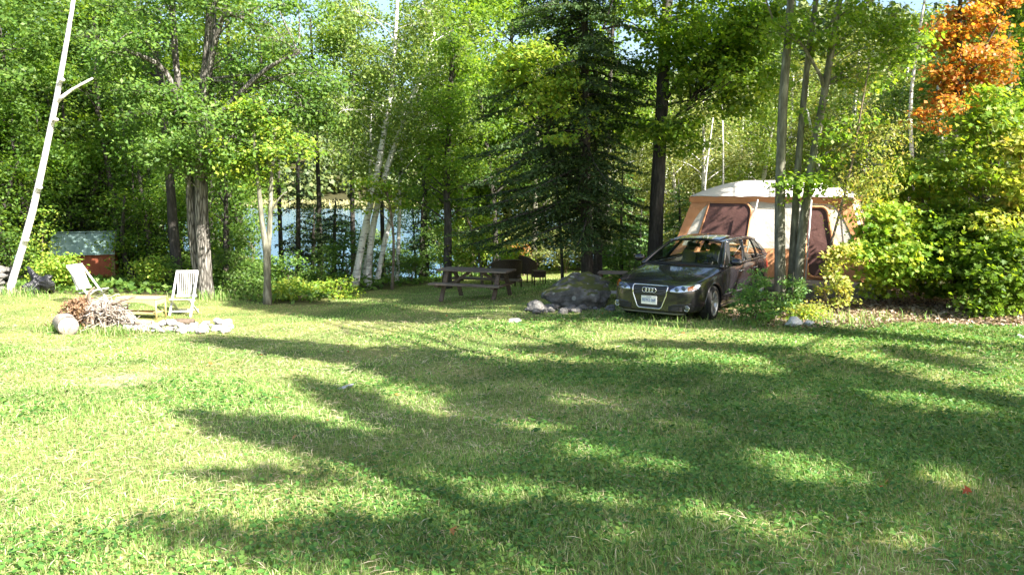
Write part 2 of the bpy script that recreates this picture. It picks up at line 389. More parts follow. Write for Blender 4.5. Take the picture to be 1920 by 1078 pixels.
# litter of dead leaves on the bank and in the woods, a few fallen on the lawn
def litter(n, x0, x1, y0, y1, size, keepf):
    x = rng.uniform(x0, x1, n); y = rng.uniform(y0, y1, n); k = keepf(x, y); x, y = x[k], y[k]; n = len(x)
    C = np.stack([x, y, H(x, y) + rng.uniform(.004, .035, n)], -1)
    return leaf_cloud(C, np.array([0, 0, 1.]) + rng.normal(size=(n, 3)) * .4, size * rng.uniform(.6, 1.5, n), .65, 'h')
LM['litter'] = leaf_mat('dead_leaf', [(.07, .045, .03), (.17, .11, .07), (.30, .21, .14), (.42, .33, .24), (.52, .42, .33), (.22, .12, .06)], trans=.12, spec=.15, warm=1)
V, Fc = cat([litter(26000, 3, 12.5, 11.5, 18, .06, lambda x, y: ~inside(x + wob(x, y), y + wob(y, x)))])
tag(ob('leaf_litter', np_mesh('leaf_litter', V, Fc), LM['litter']), kind='stuff')
LM['red'] = leaf_mat('fallen_red_leaf', [(.35, .06, .02), (.5, .14, .03), (.42, .25, .08), (.25, .1, .05)], trans=.2)
pts = [G(*q) for q in [(1450, 617), (1545, 636), (1730, 665), (745, 748), (490, 673), (1660, 920), (905, 665), (955, 663), (395, 688), (1780, 600), (1400, 695), (1395, 695), (1010, 735), (1810, 940), (1650, 930), (240, 700), (850, 1020), (520, 755), (1190, 610), (1320, 690)]]
C = np.array(pts) + np.array([0, 0, .05]); V, Fc = leaf_cloud(C, np.array([0, 0, 1.]) + rng.normal(size=(len(C), 3)) * .3, rng.uniform(.035, .065, len(C)), .9, 'm')
nq = 260; qx, qy = near_cols(3.4, 20, 150 / (.9 * 390)); kq = inside(qx, qy); qx, qy = qx[kq], qy[kq]
C2 = np.stack([qx, qy, H(qx, qy) + .035], -1); V2, F2 = leaf_cloud(C2, np.array([0, 0, 1.]) + rng.normal(size=(len(C2), 3)) * .35, rng.uniform(.03, .06, len(C2)), .8, 'm'); V, Fc = cat([(V, Fc), (V2, F2)])
tag(ob('fallen_leaves', np_mesh('fallen_leaves', V, Fc), LM['red']), kind='stuff')
# ------------------------------------------------------------------ trees
BK = dict(
    oak=surf_mat('oak_bark', [(.3, (.045, .04, .034)), (.5, (.13, .118, .10)), (.72, (.25, .23, .205))], scale=9, stretch=(2.2, 2.2, .35), bump=.9, tex='voronoi', bdist=.04),
    dark=surf_mat('dark_bark', [(.3, (.025, .022, .019)), (.55, (.06, .053, .045)), (.75, (.13, .118, .10))], scale=10, stretch=(2, 2, .4), bump=.8, bdist=.03),
    maple=surf_mat('maple_bark', [(.3, (.075, .07, .05)), (.5, (.17, .165, .12)), (.7, (.33, .32, .25))], scale=7, stretch=(2, 2, .45), bump=.6, bdist=.02),
    fresh=surf_mat('shrub_stem', [(.3, (.10, .075, .05)), (.7, (.22, .18, .13))], scale=12, bump=.2),
)
def birch_mat(name, base, dark):
    m, nt, out = new_mat(name); co_ = coords(nt, (1.2, 1.2, 7))
    n1 = N(nt, 'ShaderNodeTexNoise', i_Scale=3.2, i_Detail=5.0, i_Roughness=.65); nt.links.new(co_, n1.inputs['Vector'])
    n2 = N(nt, 'ShaderNodeTexNoise', i_Scale=2.2, i_Detail=3.0); nt.links.new(coords(nt, (1, 1, .8)), n2.inputs['Vector'])
    rp = ramp(nt, [(.37, dark), (.45, base), (.8, tuple(min(1, c * 1.12) for c in base))], n1.outputs[0])
    r2 = ramp(nt, [(.32, (.3, .27, .24)), (.42, (1, 1, 1))], n2.outputs[0])
    c = mixc(nt, 1.0, rp.outputs[0], r2.outputs[0], 'MULTIPLY')
    bs = N(nt, 'ShaderNodeBsdfPrincipled', i_Roughness=.65); nt.links.new(c, bs.inputs['Base Color'])
    b = N(nt, 'ShaderNodeBump', i_Strength=.35, i_Distance=.01); nt.links.new(n1.outputs[0], b.inputs['Height']); nt.links.new(b.outputs[0], bs.inputs['Normal'])
    nt.links.new(bs.outputs[0], out.inputs[0]); return m
BK['birch'] = birch_mat('birch_bark', (.74, .71, .66), (.12, .10, .09))
BK['dead'] = birch_mat('dead_birch_wood', (.74, .70, .67), (.30, .26, .23))
LM.update(
    oak=leaf_mat('oak_leaf', [(.055, .12, .022), (.085, .17, .03), (.12, .21, .038), (.16, .24, .05)]),
    maple=leaf_mat('maple_leaf', [(.085, .17, .022), (.13, .235, .028), (.18, .28, .034), (.24, .32, .045)], trans=.56),
    bright=leaf_mat('young_maple_leaf', [(.13, .26, .03), (.19, .33, .04), (.26, .37, .045), (.36, .39, .05), (.16, .30, .04)], trans=.45),
    yellow=leaf_mat('turning_leaf', [(.20, .29, .05), (.32, .37, .08), (.44, .42, .13), (.18, .28, .05), (.46, .34, .11), (.24, .33, .06)], trans=.45),
    birch=leaf_mat('birch_leaf', [(.10, .18, .03), (.15, .24, .045), (.20, .28, .06), (.26, .31, .07)], trans=.42),
    pale=leaf_mat('willow_leaf', [(.15, .20, .06), (.20, .25, .08), (.26, .29, .10), (.30, .29, .10)], trans=.4),
    wood=leaf_mat('woodland_leaf', [(.055, .12, .022), (.085, .17, .03), (.12, .215, .036), (.16, .25, .045)]),
    orange=leaf_mat('orange_leaf', [(.40, .15, .03), (.52, .22, .05), (.58, .30, .07), (.30, .10, .03), (.40, .34, .08), (.22, .28, .05), (.50, .20, .05)], trans=.45, warm=1.3),
    spruce=leaf_mat('spruce_needle', [(.022, .05, .016), (.036, .075, .02), (.055, .10, .028), (.085, .125, .036)], trans=.12, spec=.25),
    fir=leaf_mat('fir_needle', [(.07, .17, .035), (.10, .23, .05), (.14, .27, .06), (.20, .31, .075)], trans=.25),
    cedar=leaf_mat('cedar_leaf', [(.02, .045, .015), (.035, .07, .02), (.05, .09, .026), (.07, .11, .035)], trans=.2),
    brown=LM['litter'],
)
def bez(a, b, sag=0.0, n=5, wig=0.0):
    a = np.asarray(a, float); b = np.asarray(b, float); L = np.linalg.norm(b - a)
    w = rng.normal(size=3) * wig * L; out = []
    for i in range(n):
        t = i / (n - 1); p = a * (1 - t) + b * t
        p = p + w * math.sin(math.pi * t) + np.array([0, 0, sag * L]) * math.sin(math.pi * t)
        out.append(p)
    return out
def path_at(path, z):
    """point of a trunk path at height z (clamped)"""
    for a, b in zip(path[:-1], path[1:]):
        if a[2] <= z <= b[2]:
            t = (z - a[2]) / (b[2] - a[2] + 1e-9); return np.asarray(a) * (1 - t) + np.asarray(b) * t
    return np.asarray(path[-1] if z > path[-1][2] else path[0])
def smooth_path(pts, k=4):
    pts = np.asarray(pts, float); out = []
    for i in range(len(pts) - 1):
        p0, p1, p2, p3 = pts[max(i - 1, 0)], pts[i], pts[i + 1], pts[min(i + 2, len(pts) - 1)]
        for j in range(k):
            t = j / k
            out.append(.5 * (2 * p1 + (p2 - p0) * t + (2 * p0 - 5 * p1 + 4 * p2 - p3) * t * t + (3 * p1 - p0 - 3 * p2 + p3) * t ** 3))
    out.append(pts[-1]); return np.array(out)
def sprays(clumps, per, k, spread=.17, flat=.5, droop=0.0, up=.8):
    """clumps (n,4) centre + radius -> leaf centres and normals"""
    c = np.repeat(clumps[:, :3], per, 0); r = np.repeat(clumps[:, 3], per)
    u = unit(rng.normal(size=(len(c), 3))) * (rng.random(len(c)) ** .42)[:, None]
    sc = c + u * r[:, None] * np.array([1, 1, .62]); out_dir = u
    S = np.repeat(sc, k, 0); O = np.repeat(out_dir, k, 0)
    g = rng.normal(size=S.shape) * spread * np.array([1, 1, flat])
    g[:, 2] -= droop * np.abs(rng.normal(size=len(S))) * spread
    Cc = S + g
    Nn = O * .5 + np.array([0, 0, up]) + rng.normal(size=S.shape) * .55 + np.array([.22, -.2, 0])
    return Cc, Nn, sc
def leafy(name, label, cat_, trunks, clumps, leaf, bark, size=.13, per=11, k=10, spread=.17, flat=.5, droop=0., aspect=.62, shape='d', group=None, limbs=.6, tn=10, lrad=.03, twigs=True, base=None, up=.8, jit=.05):
    """trunks: list of (path pts, r0, r1); clumps (n,4) world"""
    trunks = [(smooth_path(p), a, b) for p, a, b in trunks]
    base = np.array(trunks[0][0][0]) if base is None else np.asarray(base)
    root = thing(name, label, cat_, base, group=group)
    mb = MB()
    for p, a, b in trunks:
        n = len(p); rad = [b + (a - b) * (1 - i / (n - 1)) ** .85 for i in range(n)]
        rad[0] *= 1.35
        if n > 3: rad[1] *= 1.12
        p = p.copy(); p[0][2] -= .15
        mb.tube(p, rad, tn, jit=jit)
    clumps = np.asarray(clumps, float)
    size = size * .72; k = int(k * 1.95)
    Cc, Nn, sc = sprays(clumps, per, k, spread, flat, droop, up)
    V, Fc = leaf_cloud(Cc, Nn, size * rng.uniform(.5, 1.5, len(Cc)), aspect, shape)
    for i, cl in enumerate(clumps):
        if rng.random() > limbs: continue
        best = None
        for p, a, b in trunks:
            hd = np.linalg.norm(p[:, :2] - cl[:2], axis=1)
            q = path_at(p, cl[2] - .35 * min(hd.min(), 3) - .25)
            dd = np.linalg.norm(q - cl[:3])
            if best is None or dd < best[0]: best = (dd, q)
        if best[0] < .15: continue
        r0 = min(lrad * (.5 + .25 * best[0]), lrad * 2)
        mb.tube(bez(best[1], cl[:3], .08, 6, .05), [r0 * (1 - .75 * t / 5) for t in range(6)], 5, cap=False)
        if twigs:
            for s_ in sc[i * per:(i + 1) * per]:
                mb.tube(bez(cl[:3], s_, .03, 3, .06), [r0 * .3, r0 * .2, .003], 3, cap=False)
    mb.build('trunk', BK[bark], root, base)
    ob('crown', np_mesh('crown', V - base, Fc), LM[leaf], root)
    return root
def ell_clumps(specs, rc=(.35, .7)):
    """specs: (px,py,rx,ry,d,dd,n) photo ellipses filled with clumps at depth d+-dd"""
    out = []
    for (px, py, rx, ry, d, dd, n) in specs:
        for _ in range(n):
            a = rng.uniform(0, 2 * np.pi); r = math.sqrt(rng.random())
            D = d + rng.uniform(-dd, dd) * (1 - .6 * r)
            p = P(px + rx * r * math.cos(a), py + ry * r * math.sin(a), D)
            out.append([*p, rng.uniform(*rc)])
    return np.array(out)
def tp(lst, d, dslope=0.0):
    """trunk path from photo points; the first lies on the terrain"""
    out = [P(px, py, d + dslope * i) for i, (px, py) in enumerate(lst)]
    out[0][2] = min(out[0][2], h(out[0][0], out[0][1]) + .02)
    return out

def needles(paths, step=.09, twig=.36, nq=9, size=.10, wid=.28, droop=.12, keep=1.0):
    """flat sprays of needles along conifer branches; returns verts, faces"""
    Cc, T, Nn = [], [], []
    for pts in paths:
        pts = np.asarray(pts); seg = np.linalg.norm(np.diff(pts, axis=0), axis=1); L = seg.sum(); cs = np.concatenate([[0], np.cumsum(seg)])
        s = L * .12
        while s < L:
            i = min(np.searchsorted(cs, s) - 1, len(pts) - 2); i = max(i, 0); t = (s - cs[i]) / (seg[i] + 1e-9)
            p = pts[i] * (1 - t) + pts[i + 1] * t; d = unit(pts[i + 1] - pts[i]); side = unit(np.cross(d, [0, 0, 1.]))
            tl = min(twig, .42 * (L - s) + .08) * rng.uniform(.6, 1.2)
            for sg in (-1, 1):
                if rng.random() > keep: continue
                dr = unit(d * .75 + side * sg * rng.uniform(.7, 1.1) + np.array([0, 0, rng.uniform(-.25, .1) - droop]))
                m = max(2, int(nq * tl / twig)); tt = (np.arange(m) + rng.random(m)) / m * tl
                c = p + dr[None] * tt[:, None] + np.array([0, 0, -droop]) * (tt[:, None] ** 2)
                Cc.append(c + rng.normal(size=c.shape) * .018); T.append(dr[None] + rng.normal(size=c.shape) * .5); Nn.append(np.array([0, 0, .8]) + rng.normal(size=c.shape) * .8)
            s += step * rng.uniform(.7, 1.3)
        Cc.append(pts[-1][None]); T.append(d[None]); Nn.append(np.array([[0, 0, 1.]]))
    Cc = np.concatenate(Cc); T = np.concatenate(T); Nn = np.concatenate(Nn)
    return leaf_cloud(Cc, Nn, size * rng.uniform(.6, 1.4, len(Cc)), wid, 'd', T)
def conifer(name, label, cat_, path, r0, z0, z1, Lmax, nb, leaf, bark, group=None, droop=.35, pw=.9, tilt=.0, step=.1, twig=.36, nq=9, size=.10, wid=.28, azf=None, lens=None, dead=0, keep=1.0):
    path = smooth_path(path); base = path[0]
    root = thing(name, label, cat_, base, group=group); mb = MB(); n = len(path)
    p2 = path.copy(); p2[0][2] -= .15
    mb.tube(p2, [r0 * (1 - .9 * i / (n - 1)) * (1.25 if i == 0 else 1) for i in range(n)], 10, jit=.04)
    br = []
    for b in range(nb):
        z = z0 + (z1 - z0) * ((b + rng.random()) / nb) ** 1.0
        f = (z - z0) / (z1 - z0)
        L = Lmax * ((1 - f) ** pw + .04) * rng.uniform(.5, 1.12) * (min(1, .6 + f * 5) if f < .12 else 1)
        az = rng.uniform(0, 2 * np.pi) if azf is None else azf()
        if lens is not None: L *= lens(az, z)
        if L < .15: continue
        a = path_at(path, z); d = np.array([math.cos(az), math.sin(az), 0])
        wv = np.array([-d[1], d[0], .4]) * rng.normal() * .12; droop_ = droop; droop = droop_ * rng.uniform(.5, 1.5); pts = [a + d * L * t + wv * L * math.sin(2.6 * t) + np.array([0, 0, tilt * L * t - droop * L * t ** 1.5 + .32 * droop * L * t ** 4]) for t in np.linspace(0, 1, 7)]; droop = droop_
        br.append(pts); mb.tube(pts, [max(.004, .018 * (L / 1.5) * (1 - t / 6.5)) for t in range(7)], 4, cap=False)
    for b in range(dead):
        z = base[2] + rng.uniform(.12, .9) * (z0 - base[2]); az = rng.uniform(0, 6.28); L = rng.uniform(.3, .9); a = path_at(path, z)
        mb.tube(bez(a, a + np.array([math.cos(az) * L, math.sin(az) * L, rng.uniform(-.3, .1) * L]), 0, 4, .06), [.012, .009, .006, .003], 4, cap=False)
    mb.build('trunk', BK[bark], root, base)
    V, Fc = needles(br, step, twig, nq, size, wid, keep=keep)
    ob('crown', np_mesh('crown', V - base, Fc), LM[leaf], root)
    return root
# ------------------------------------------------------------------ near trees, left to right
# leaning dead birch
pt = tp([(16, 547), (60, 400), (100, 215), (122, 95), (140, -20), (150, -160)], 19.2)
root = thing('dead_birch', 'leaning bare white birch trunk with one broken stub branch', 'tree', pt[0])
mb = MB(); sp_ = smooth_path(pt, 6); sp_[0][2] -= .15
mb.tube(sp_, [.088 * (1 - .022 * i) for i in range(len(sp_))], 12, jit=.06)
for q in [(70, 352), (100, 225), (112, 150), (45, 450)]: mb.ell(P(q[0] + 4, q[1], 19.1), (.07, .07, .05))
mb.build('trunk', BK['dead'], root, pt[0])
mb = MB(); mb.tube(bez(P(106, 192, 19.2), P(150, 160, 19.2), .04, 4) + [P(174, 147, 19.2)], [.05, .045, .035, .03, .022], 7, jit=.1); mb.build('branch', BK['dead'], root, pt[0])

# the oak: two stems from one foot
oak = leafy('oak_tree', 'big oak with rough grey double trunk beside the white slatted chair', 'tree',
    [(tp([(387, 557), (382, 470), (377, 340), (380, 200), (392, 90), (400, -60), (410, -260)], 21.4), .20, .10),
     (tp([(378, 552), (362, 450), (356, 350), (345, 220), (330, 120), (320, -40)], 21.6), .135, .07),
     ([P(380, 250, 21.4), P(430, 195, 21), P(500, 130, 20.6), P(560, 100, 20.4)], .09, .03),
     ([P(378, 270, 21.4), P(420, 230, 21), P(450, 190, 20.6)], .06, .02),
     ([P(388, 150, 21.4), P(415, 40, 21), P(445, 30, 21), P(480, 60, 21.2), P(490, 120, 21.3)], .085, .03),
     ([P(350, 230, 21.5), P(310, 135, 21), P(250, 100, 20.6), P(190, 75, 20.5)], .09, .03)],
    ell_clumps([(300, 90, 90, 130, 21.2, 1.6, 14), (400, 60, 130, 110, 21.5, 1.8, 15), (545, 130, 95, 130, 21, 1.5, 17), (430, 235, 120, 70, 20.8, 1.6, 18), (310, 235, 95, 70, 21, 1.6, 15), (340, 300, 75, 40, 20.6, 1.2, 9), (480, 290, 60, 35, 21, 1.2, 6),
                (400, -120, 250, 130, 21.5, 2.8, 26), (235, 130, 60, 60, 20.8, 1, 6), (600, 210, 50, 60, 20.8, 1, 6)], (.4, .75)),
    'oak', 'oak', size=.15, per=13, k=9, spread=.2, aspect=.55, lrad=.035)

leafy('woodland_maple', 'dark leaning trunk just left of the big oak', 'tree',
    [(tp([(335, 515), (325, 430), (318, 330), (305, 200), (290, 60)], 24), .17, .08)],
    ell_clumps([(270, 150, 110, 100, 25, 1.6, 18), (250, 20, 120, 90, 25, 2, 14)]), 'wood', 'dark', size=.15, per=11, k=9)
leafy('twin_stem_tree', 'small pale twin stemmed tree between the oak and the lake view', 'tree',
    [(tp([(500, 566), (499, 480), (490, 405), (484, 340), (475, 250)], 20.4), .085, .04), (tp([(503, 566), (503, 470), (507, 400), (509, 330), (515, 240)], 20.5), .08, .04),
     ([P(507, 400, 20.5), P(525, 370, 20.4), P(538, 360, 20.4)], .025, .01)],
    ell_clumps([(470, 250, 70, 60, 20.6, 1, 12), (530, 260, 55, 60, 20.6, 1, 9), (470, 330, 45, 30, 20.6, .8, 5)], (.3, .55)), 'bright', 'maple', size=.13, per=10, k=8)
# birch clump
leafy('white_birch', 'clump of leaning white birches behind the dip in the lawn', 'tree',
    [(tp([(664, 540), (682, 440), (703, 345), (722, 240), (735, 160), (742, 60), (748, -60)], 26), .125, .045),
     (tp([(690, 540), (697, 440), (722, 330), (745, 260), (768, 195), (792, 140), (815, 60)], 26.2), .115, .045),
     (tp([(704, 545), (722, 450), (740, 385), (752, 330)], 26.6), .09, .06)],
    ell_clumps([(740, 60, 130, 90, 26, 2, 24), (820, 120, 85, 110, 26, 1.8, 18), (680, 150, 85, 90, 26, 1.6, 14), (760, 230, 90, 70, 26.5, 1.6, 14), (640, 260, 50, 60, 26, 1.4, 8), (840, 260, 50, 60, 27, 1.4, 8), (740, -80, 130, 80, 26, 2, 14)], (.45, .85)),
    'birch', 'birch', size=.13, per=13, k=9, spread=.2, droop=1.3, flat=.9, up=.35, lrad=.022)
for q, lab in [((744, 540, 748, 430, 27.5), 'thin straight white birch stem right of the leaning clump'), ((680, 535, 690, 440, 28.5), 'thin white birch stem behind the leaning clump')]:
    leafy('young_birch', lab, 'tree', [(tp([(q[0], q[1]), (q[2], q[3]), (q[2] + 4, q[3] - 130), (q[2] + 6, q[3] - 240)], q[4]), .075, .03)],
          ell_clumps([(q[2] + 5, q[3] - 190, 60, 70, q[4], 1, 9)]), 'birch', 'birch', per=9, k=8, droop=1.0)
leafy('yellow_maple', 'small maple turning yellow in front of the white birches', 'tree',
    [(tp([(735, 545), (738, 450), (728, 370), (720, 340)], 25), .05, .02)],
    ell_clumps([(690, 345, 55, 16, 25, .9, 5), (745, 372, 48, 22, 25, .9, 5), (690, 385, 30, 15, 25, .6, 2)], (.25, .42)), 'bright', 'fresh', size=.14, per=9, k=8, flat=.25)
leafy('lakeside_maple', 'tall green maple with dark trunk between birches and spruce', 'tree',
    [(tp([(838, 535), (840, 440), (838, 350), (842, 230), (850, 80)], 25), .14, .06)],
    ell_clumps([(860, 210, 70, 120, 25.5, 1.6, 16), (800, 330, 75, 60, 26, 1.4, 12), (880, 60, 70, 90, 26, 1.6, 10), (842, 140, 45, 110, 24.1, .4, 12), (835, 290, 40, 50, 24.2, .3, 6), (890, 330, 50, 60, 25.5, 1.2, 8)]), 'maple', 'dark', size=.14, per=12, k=9)
leafy('bright_maple', 'bright yellow green young maple lit up behind the picnic table', 'tree',
    [(tp([(905, 525), (895, 460), (880, 420), (870, 390)], 25.5), .045, .015)],
    ell_clumps([(880, 435, 45, 40, 25.5, .8, 9), (930, 475, 55, 20, 25.8, .8, 7), (860, 470, 30, 25, 25.5, .8, 4)], (.3, .5)), 'bright', 'fresh', size=.15, per=11, k=9, flat=.3)
leafy('red_sapling', 'low sapling with a few reddish leaves behind the wicker chairs', 'tree',
    [(tp([(985, 525), (975, 490), (965, 468)], 28), .03, .01)], ell_clumps([(965, 470, 18, 8, 28, .4, 3)], (.2, .35)), 'orange', 'fresh', size=.14, per=6, k=6)
# hemlocks against the water
for q, lab in [((560, 545, 558, 250, 31, 1.3), 'ragged dark hemlock standing against the lake left of the birches'), ((625, 548, 628, 400, 30, 1.25), 'bushy dark hemlock below the leaning birches on their left'), ((790, 535, 792, 395, 30, 1.3), 'bushy dark hemlock right of the leaning birches'), ((585, 552, 588, 420, 33, 1.1), 'low dark hemlock by the water between two taller ones')]:
    p_ = tp([(q[0], q[1]), ((q[0] + q[2]) / 2, (q[1] + q[3]) / 2), (q[2], q[3]), (q[2] + 2, q[3] - 30)], q[4])
    p_[0][2] = h(p_[0][0], p_[0][1])
    conifer('hemlock', lab, 'tree', p_, .12, p_[0][2] + .5, p_[-1][2], q[5] * 1.3, 44, 'cedar', 'dark', droop=.25, pw=.6, step=.17, twig=.4, nq=6, size=.16, wid=.34, keep=.8)

# big spruce
SD = 20.2
pt = tp([(1102, 545), (1099, 400), (1097, 200), (1096, 0), (1094, -240), (1092, -430)], SD)
def wl(az, z):   # longer on its left, where the light reaches it
    return 1.0 + .28 * (math.cos(az) < -.2) - .3 * (math.cos(az) > .5) * (z < 4)
conifer('spruce_tree', 'tall dark spruce with straight grey trunk behind the boulder', 'tree', pt, .17, 1.2, pt[-1][2], 2.95, 270, 'spruce', 'dark', droop=.40, pw=.72, step=.075, twig=.55, nq=12, size=.105, wid=.34, keep=.85, lens=wl, dead=26)
pt = tp([(1122, 540), (1120, 440), (1117, 300), (1113, 120)], 21.6)
conifer('slim_spruce', 'second slimmer dark trunk close behind the tall spruce', 'tree', pt, .15, 2.2, pt[-1][2], 1.7, 34, 'spruce', 'dark', droop=.4, step=.12, twig=.4, nq=7, size=.12, wid=.3, dead=10)
for q, lab, Lm in [((1165, 520, 1168, 300, 23.5), 'young fir with lit green boughs right of the spruce trunk', 1.6), ((1275, 500, 1272, 335, 23), 'young fir with lit green boughs between the maple and the tent', 1.3), ((1200, 520, 1203, 390, 25), 'small fir half hidden behind the dark maple trunk', 1.2)]:
    p_ = tp([(q[0], q[1]), (q[0], (q[1] + q[3]) / 2), (q[2], q[3])], q[4])
    conifer('young_fir', lab, 'tree', p_, .07, p_[0][2] + .3, p_[-1][2], Lm, 52, 'fir', 'dark', droop=.18, pw=.8, step=.11, twig=.36, nq=7, size=.11, wid=.36)
# dark maple behind the car
leafy('shade_maple', 'tall maple with dark straight trunk rising behind the car', 'tree',
    [(tp([(1226, 520), (1232, 380), (1240, 220), (1246, 90), (1254, -40), (1262, -260)], 20.6), .2, .1),
     ([P(1240, 200, 20.6), P(1290, 130, 20), P(1340, 95, 19.6), P(1390, 80, 19.4)], .05, .02), ([P(1246, 90, 20.6), P(1180, 50, 20), P(1130, 55, 19.6)], .05, .02),
     ([P(1238, 250, 20.6), P(1262, 225, 20.3), P(1300, 180, 20)], .045, .015)],
    ell_clumps([(1330, 60, 130, 75, 20, 1.8, 26), (1370, 165, 95, 70, 19.6, 1.4, 17), (1210, 60, 90, 80, 20.6, 1.4, 13), (1290, 240, 60, 45, 19.9, 1.1, 8), (1420, 60, 60, 90, 19.2, 1.2, 12), (1340, 130, 90, 60, 20.5, 1.2, 12), (1390, 40, 50, 50, 20, 1, 6), (1180, 230, 50, 70, 21, 1, 6), (1300, -100, 230, 90, 20.4, 2.4, 26)], (.4, .7)),
    'maple', 'dark', size=.15, per=13, k=9, spread=.21, flat=.33, lrad=.028, aspect=.75)
leafy('yellow_branch_maple', 'maple with low sunlit spreading leaves in front of the spruce', 'tree',
    [(tp([(1055, 560), (1052, 450), (1040, 300), (1030, 180)], 21.8), .05, .02)],
    ell_clumps([(1010, 120, 75, 38, 19.2, .8, 13), (985, 185, 70, 45, 19.4, .8, 12), (940, 120, 40, 60, 19.6, .6, 6), (1060, 230, 50, 40, 18.9, .5, 5), (1075, 150, 40, 50, 19.6, .5, 4)], (.3, .55)), 'bright', 'dark', size=.14, per=9, k=8, flat=.25, limbs=.5)
# three-stemmed maple
leafy('triple_maple', 'three slender maple trunks rising together beside the car', 'tree',
    [(tp([(1464, 560), (1462, 400), (1468, 200), (1476, 90), (1486, -60), (1490, -300)], 15.9), .112, .05),
     (tp([(1482, 562), (1490, 420), (1497, 300), (1514, 120), (1532, -20), (1545, -240)], 16.0), .082, .035),
     (tp([(1494, 562), (1505, 430), (1524, 300), (1548, 160), (1574, 0), (1600, -200)], 15.8), .098, .042),
     ([P(1548, 160, 15.8), P(1500, 80, 15.6), P(1450, 40, 15.5)], .035, .012), ([P(1514, 120, 16), P(1560, 40, 15.8), P(1640, 0, 15.6)], .03, .012)],
    ell_clumps([(1600, 60, 110, 55, 15.9, 1, 12), (1470, 55, 50, 50, 15.4, .8, 4), (1560, 250, 60, 60, 15.6, .6, 5), (1505, 345, 35, 35, 15.5, .3, 4), (1690, 60, 60, 50, 16, .8, 7), (1620, 120, 70, 60, 16, .8, 6), (1520, -160, 260, 130, 16, 2.4, 40)], (.28, .52)),
    'maple', 'maple', size=.12, per=10, k=8, spread=.15, flat=.35, aspect=.8, lrad=.018, tn=12, limbs=.7)
leafy('leaning_sapling', 'thin leaning sapling with drooping pale leaves right of the three trunks', 'tree',
    [(tp([(1545, 560), (1556, 470), (1590, 340), (1614, 210), (1630, 120)], 15.2), .03, .01)],
    ell_clumps([(1640, 250, 60, 70, 15.2, .6, 8), (1600, 190, 40, 60, 15.4, .6, 3), (1650, 340, 55, 35, 15, .5, 9), (1590, 350, 30, 30, 15.1, .4, 4)], (.2, .36)), 'yellow', 'fresh', size=.10, per=8, k=7, spread=.12, droop=1.6, flat=1.2, up=.1, aspect=.38, lrad=.012)
# orange maple
leafy('orange_maple', 'maple in full orange autumn colour above the right shrubs', 'tree',
    [(tp([(1785, 520), (1788, 330), (1796, 160), (1800, 20), (1804, -120)], 18.4), .08, .03), ([P(1790, 200, 18.4), P(1835, 110, 18.2), P(1880, 30, 18.1)], .035, .012)],
    ell_clumps([(1815, 60, 60, 60, 18.4, .9, 11), (1795, 165, 40, 60, 18.4, .7, 8), (1850, 110, 45, 40, 18.2, .7, 7), (1870, 20, 40, 40, 18.2, .7, 6), (1760, 215, 35, 30, 18.6, .6, 4), (1820, -60, 80, 50, 18.4, 1, 7), (1810, 110, 70, 110, 18.5, 1, 12)], (.16, .36)), 'orange', 'dark', size=.13, per=10, k=8, flat=.35, aspect=.8, lrad=.02)
# right-hand thicket of young maples
for (px, d, top, half, seed, leaf, lab) in [(1850, 15.3, 195, 105, 1, 'bright', 'largest bright green young maple shrub under the orange maple'), (1725, 16.0, 290, 80, 2, 'bright', 'yellow green maple shrub nearest the tent on the bank'), (1935, 14.6, 250, 75, 3, 'yellow', 'yellowing shrub cut off by the right picture edge'), (1672, 15.2, 400, 55, 4, 'bright', 'low leafy shrub in front of the tent corner'), (1790, 15.0, 400, 80, 5, 'maple', 'shaded bushy maple low in the middle of the right thicket'), (1900, 14.0, 440, 55, 6, 'maple', 'shaded leafy shrub low by the right edge')]:
    b = at(px, d); pyb = 350 + (CAMZ - b[2]) * F / d
    st = [([b, P(px + random.uniform(-20, 20), (pyb + top) / 2, d), P(px + random.uniform(-50, 50), top + 25, d)], .03, .008) for _ in range(3)]
    H_ = pyb - top
    leafy('maple_shrub', lab, 'shrub', st, ell_clumps([(px, top + H_ * .18, half * .6, H_ * .16, d, .8, 9), (px, top + H_ * .42, half * 1.1, H_ * .24, d, 1.0, 20), (px, top + H_ * .7, half * .9, H_ * .2, d, .9, 9), (px, top + H_ * .05, half * .8, H_ * .1, d, .7, 4)], (.18, .42)), leaf, 'fresh', size=.125, per=12, k=8, spread=.16, flat=.22, shape='m', lrad=.012)
leafy('yellow_shrub', 'small shrub with yellow leaves standing right of the three trunks', 'shrub',
    [([at(1572, 14.6), P(1573, 540, 14.6), P(1570, 480, 14.6)], .016, .006), ([at(1560, 14.7), P(1545, 540, 14.6), P(1548, 475, 14.6)], .025, .006)],
    ell_clumps([(1580, 500, 32, 32, 14.6, .3, 10), (1565, 550, 32, 22, 14.6, .3, 7), (1595, 470, 18, 14, 14.6, .2, 3)], (.1, .2)), 'yellow', 'fresh', size=.085, per=7, k=6, spread=.08, flat=.5, shape='h', aspect=.7, lrad=.008)
p_ = [at(1418, 13.7), P(1419, 560, 13.7), P(1421, 494, 13.7)]
conifer('fir_seedling', 'small bright fir seedling in front of the car rear wheel', 'shrub', p_, .02, p_[0][2] + .05, p_[-1][2], .55, 60, 'fir', 'fresh', droop=-.2, pw=.6, step=.045, twig=.22, nq=8, size=.06, wid=.38)
p_ = [at(1482, 14.4), P(1486, 545, 14.4), P(1488, 510, 14.4)]
conifer('fir_seedling', 'lower fir seedling at the foot of the three trunks', 'shrub', p_, .015, p_[0][2] + .05, p_[-1][2], .5, 40, 'fir', 'fresh', droop=-.15, pw=.6, step=.045, twig=.2, nq=8, size=.06, wid=.38)

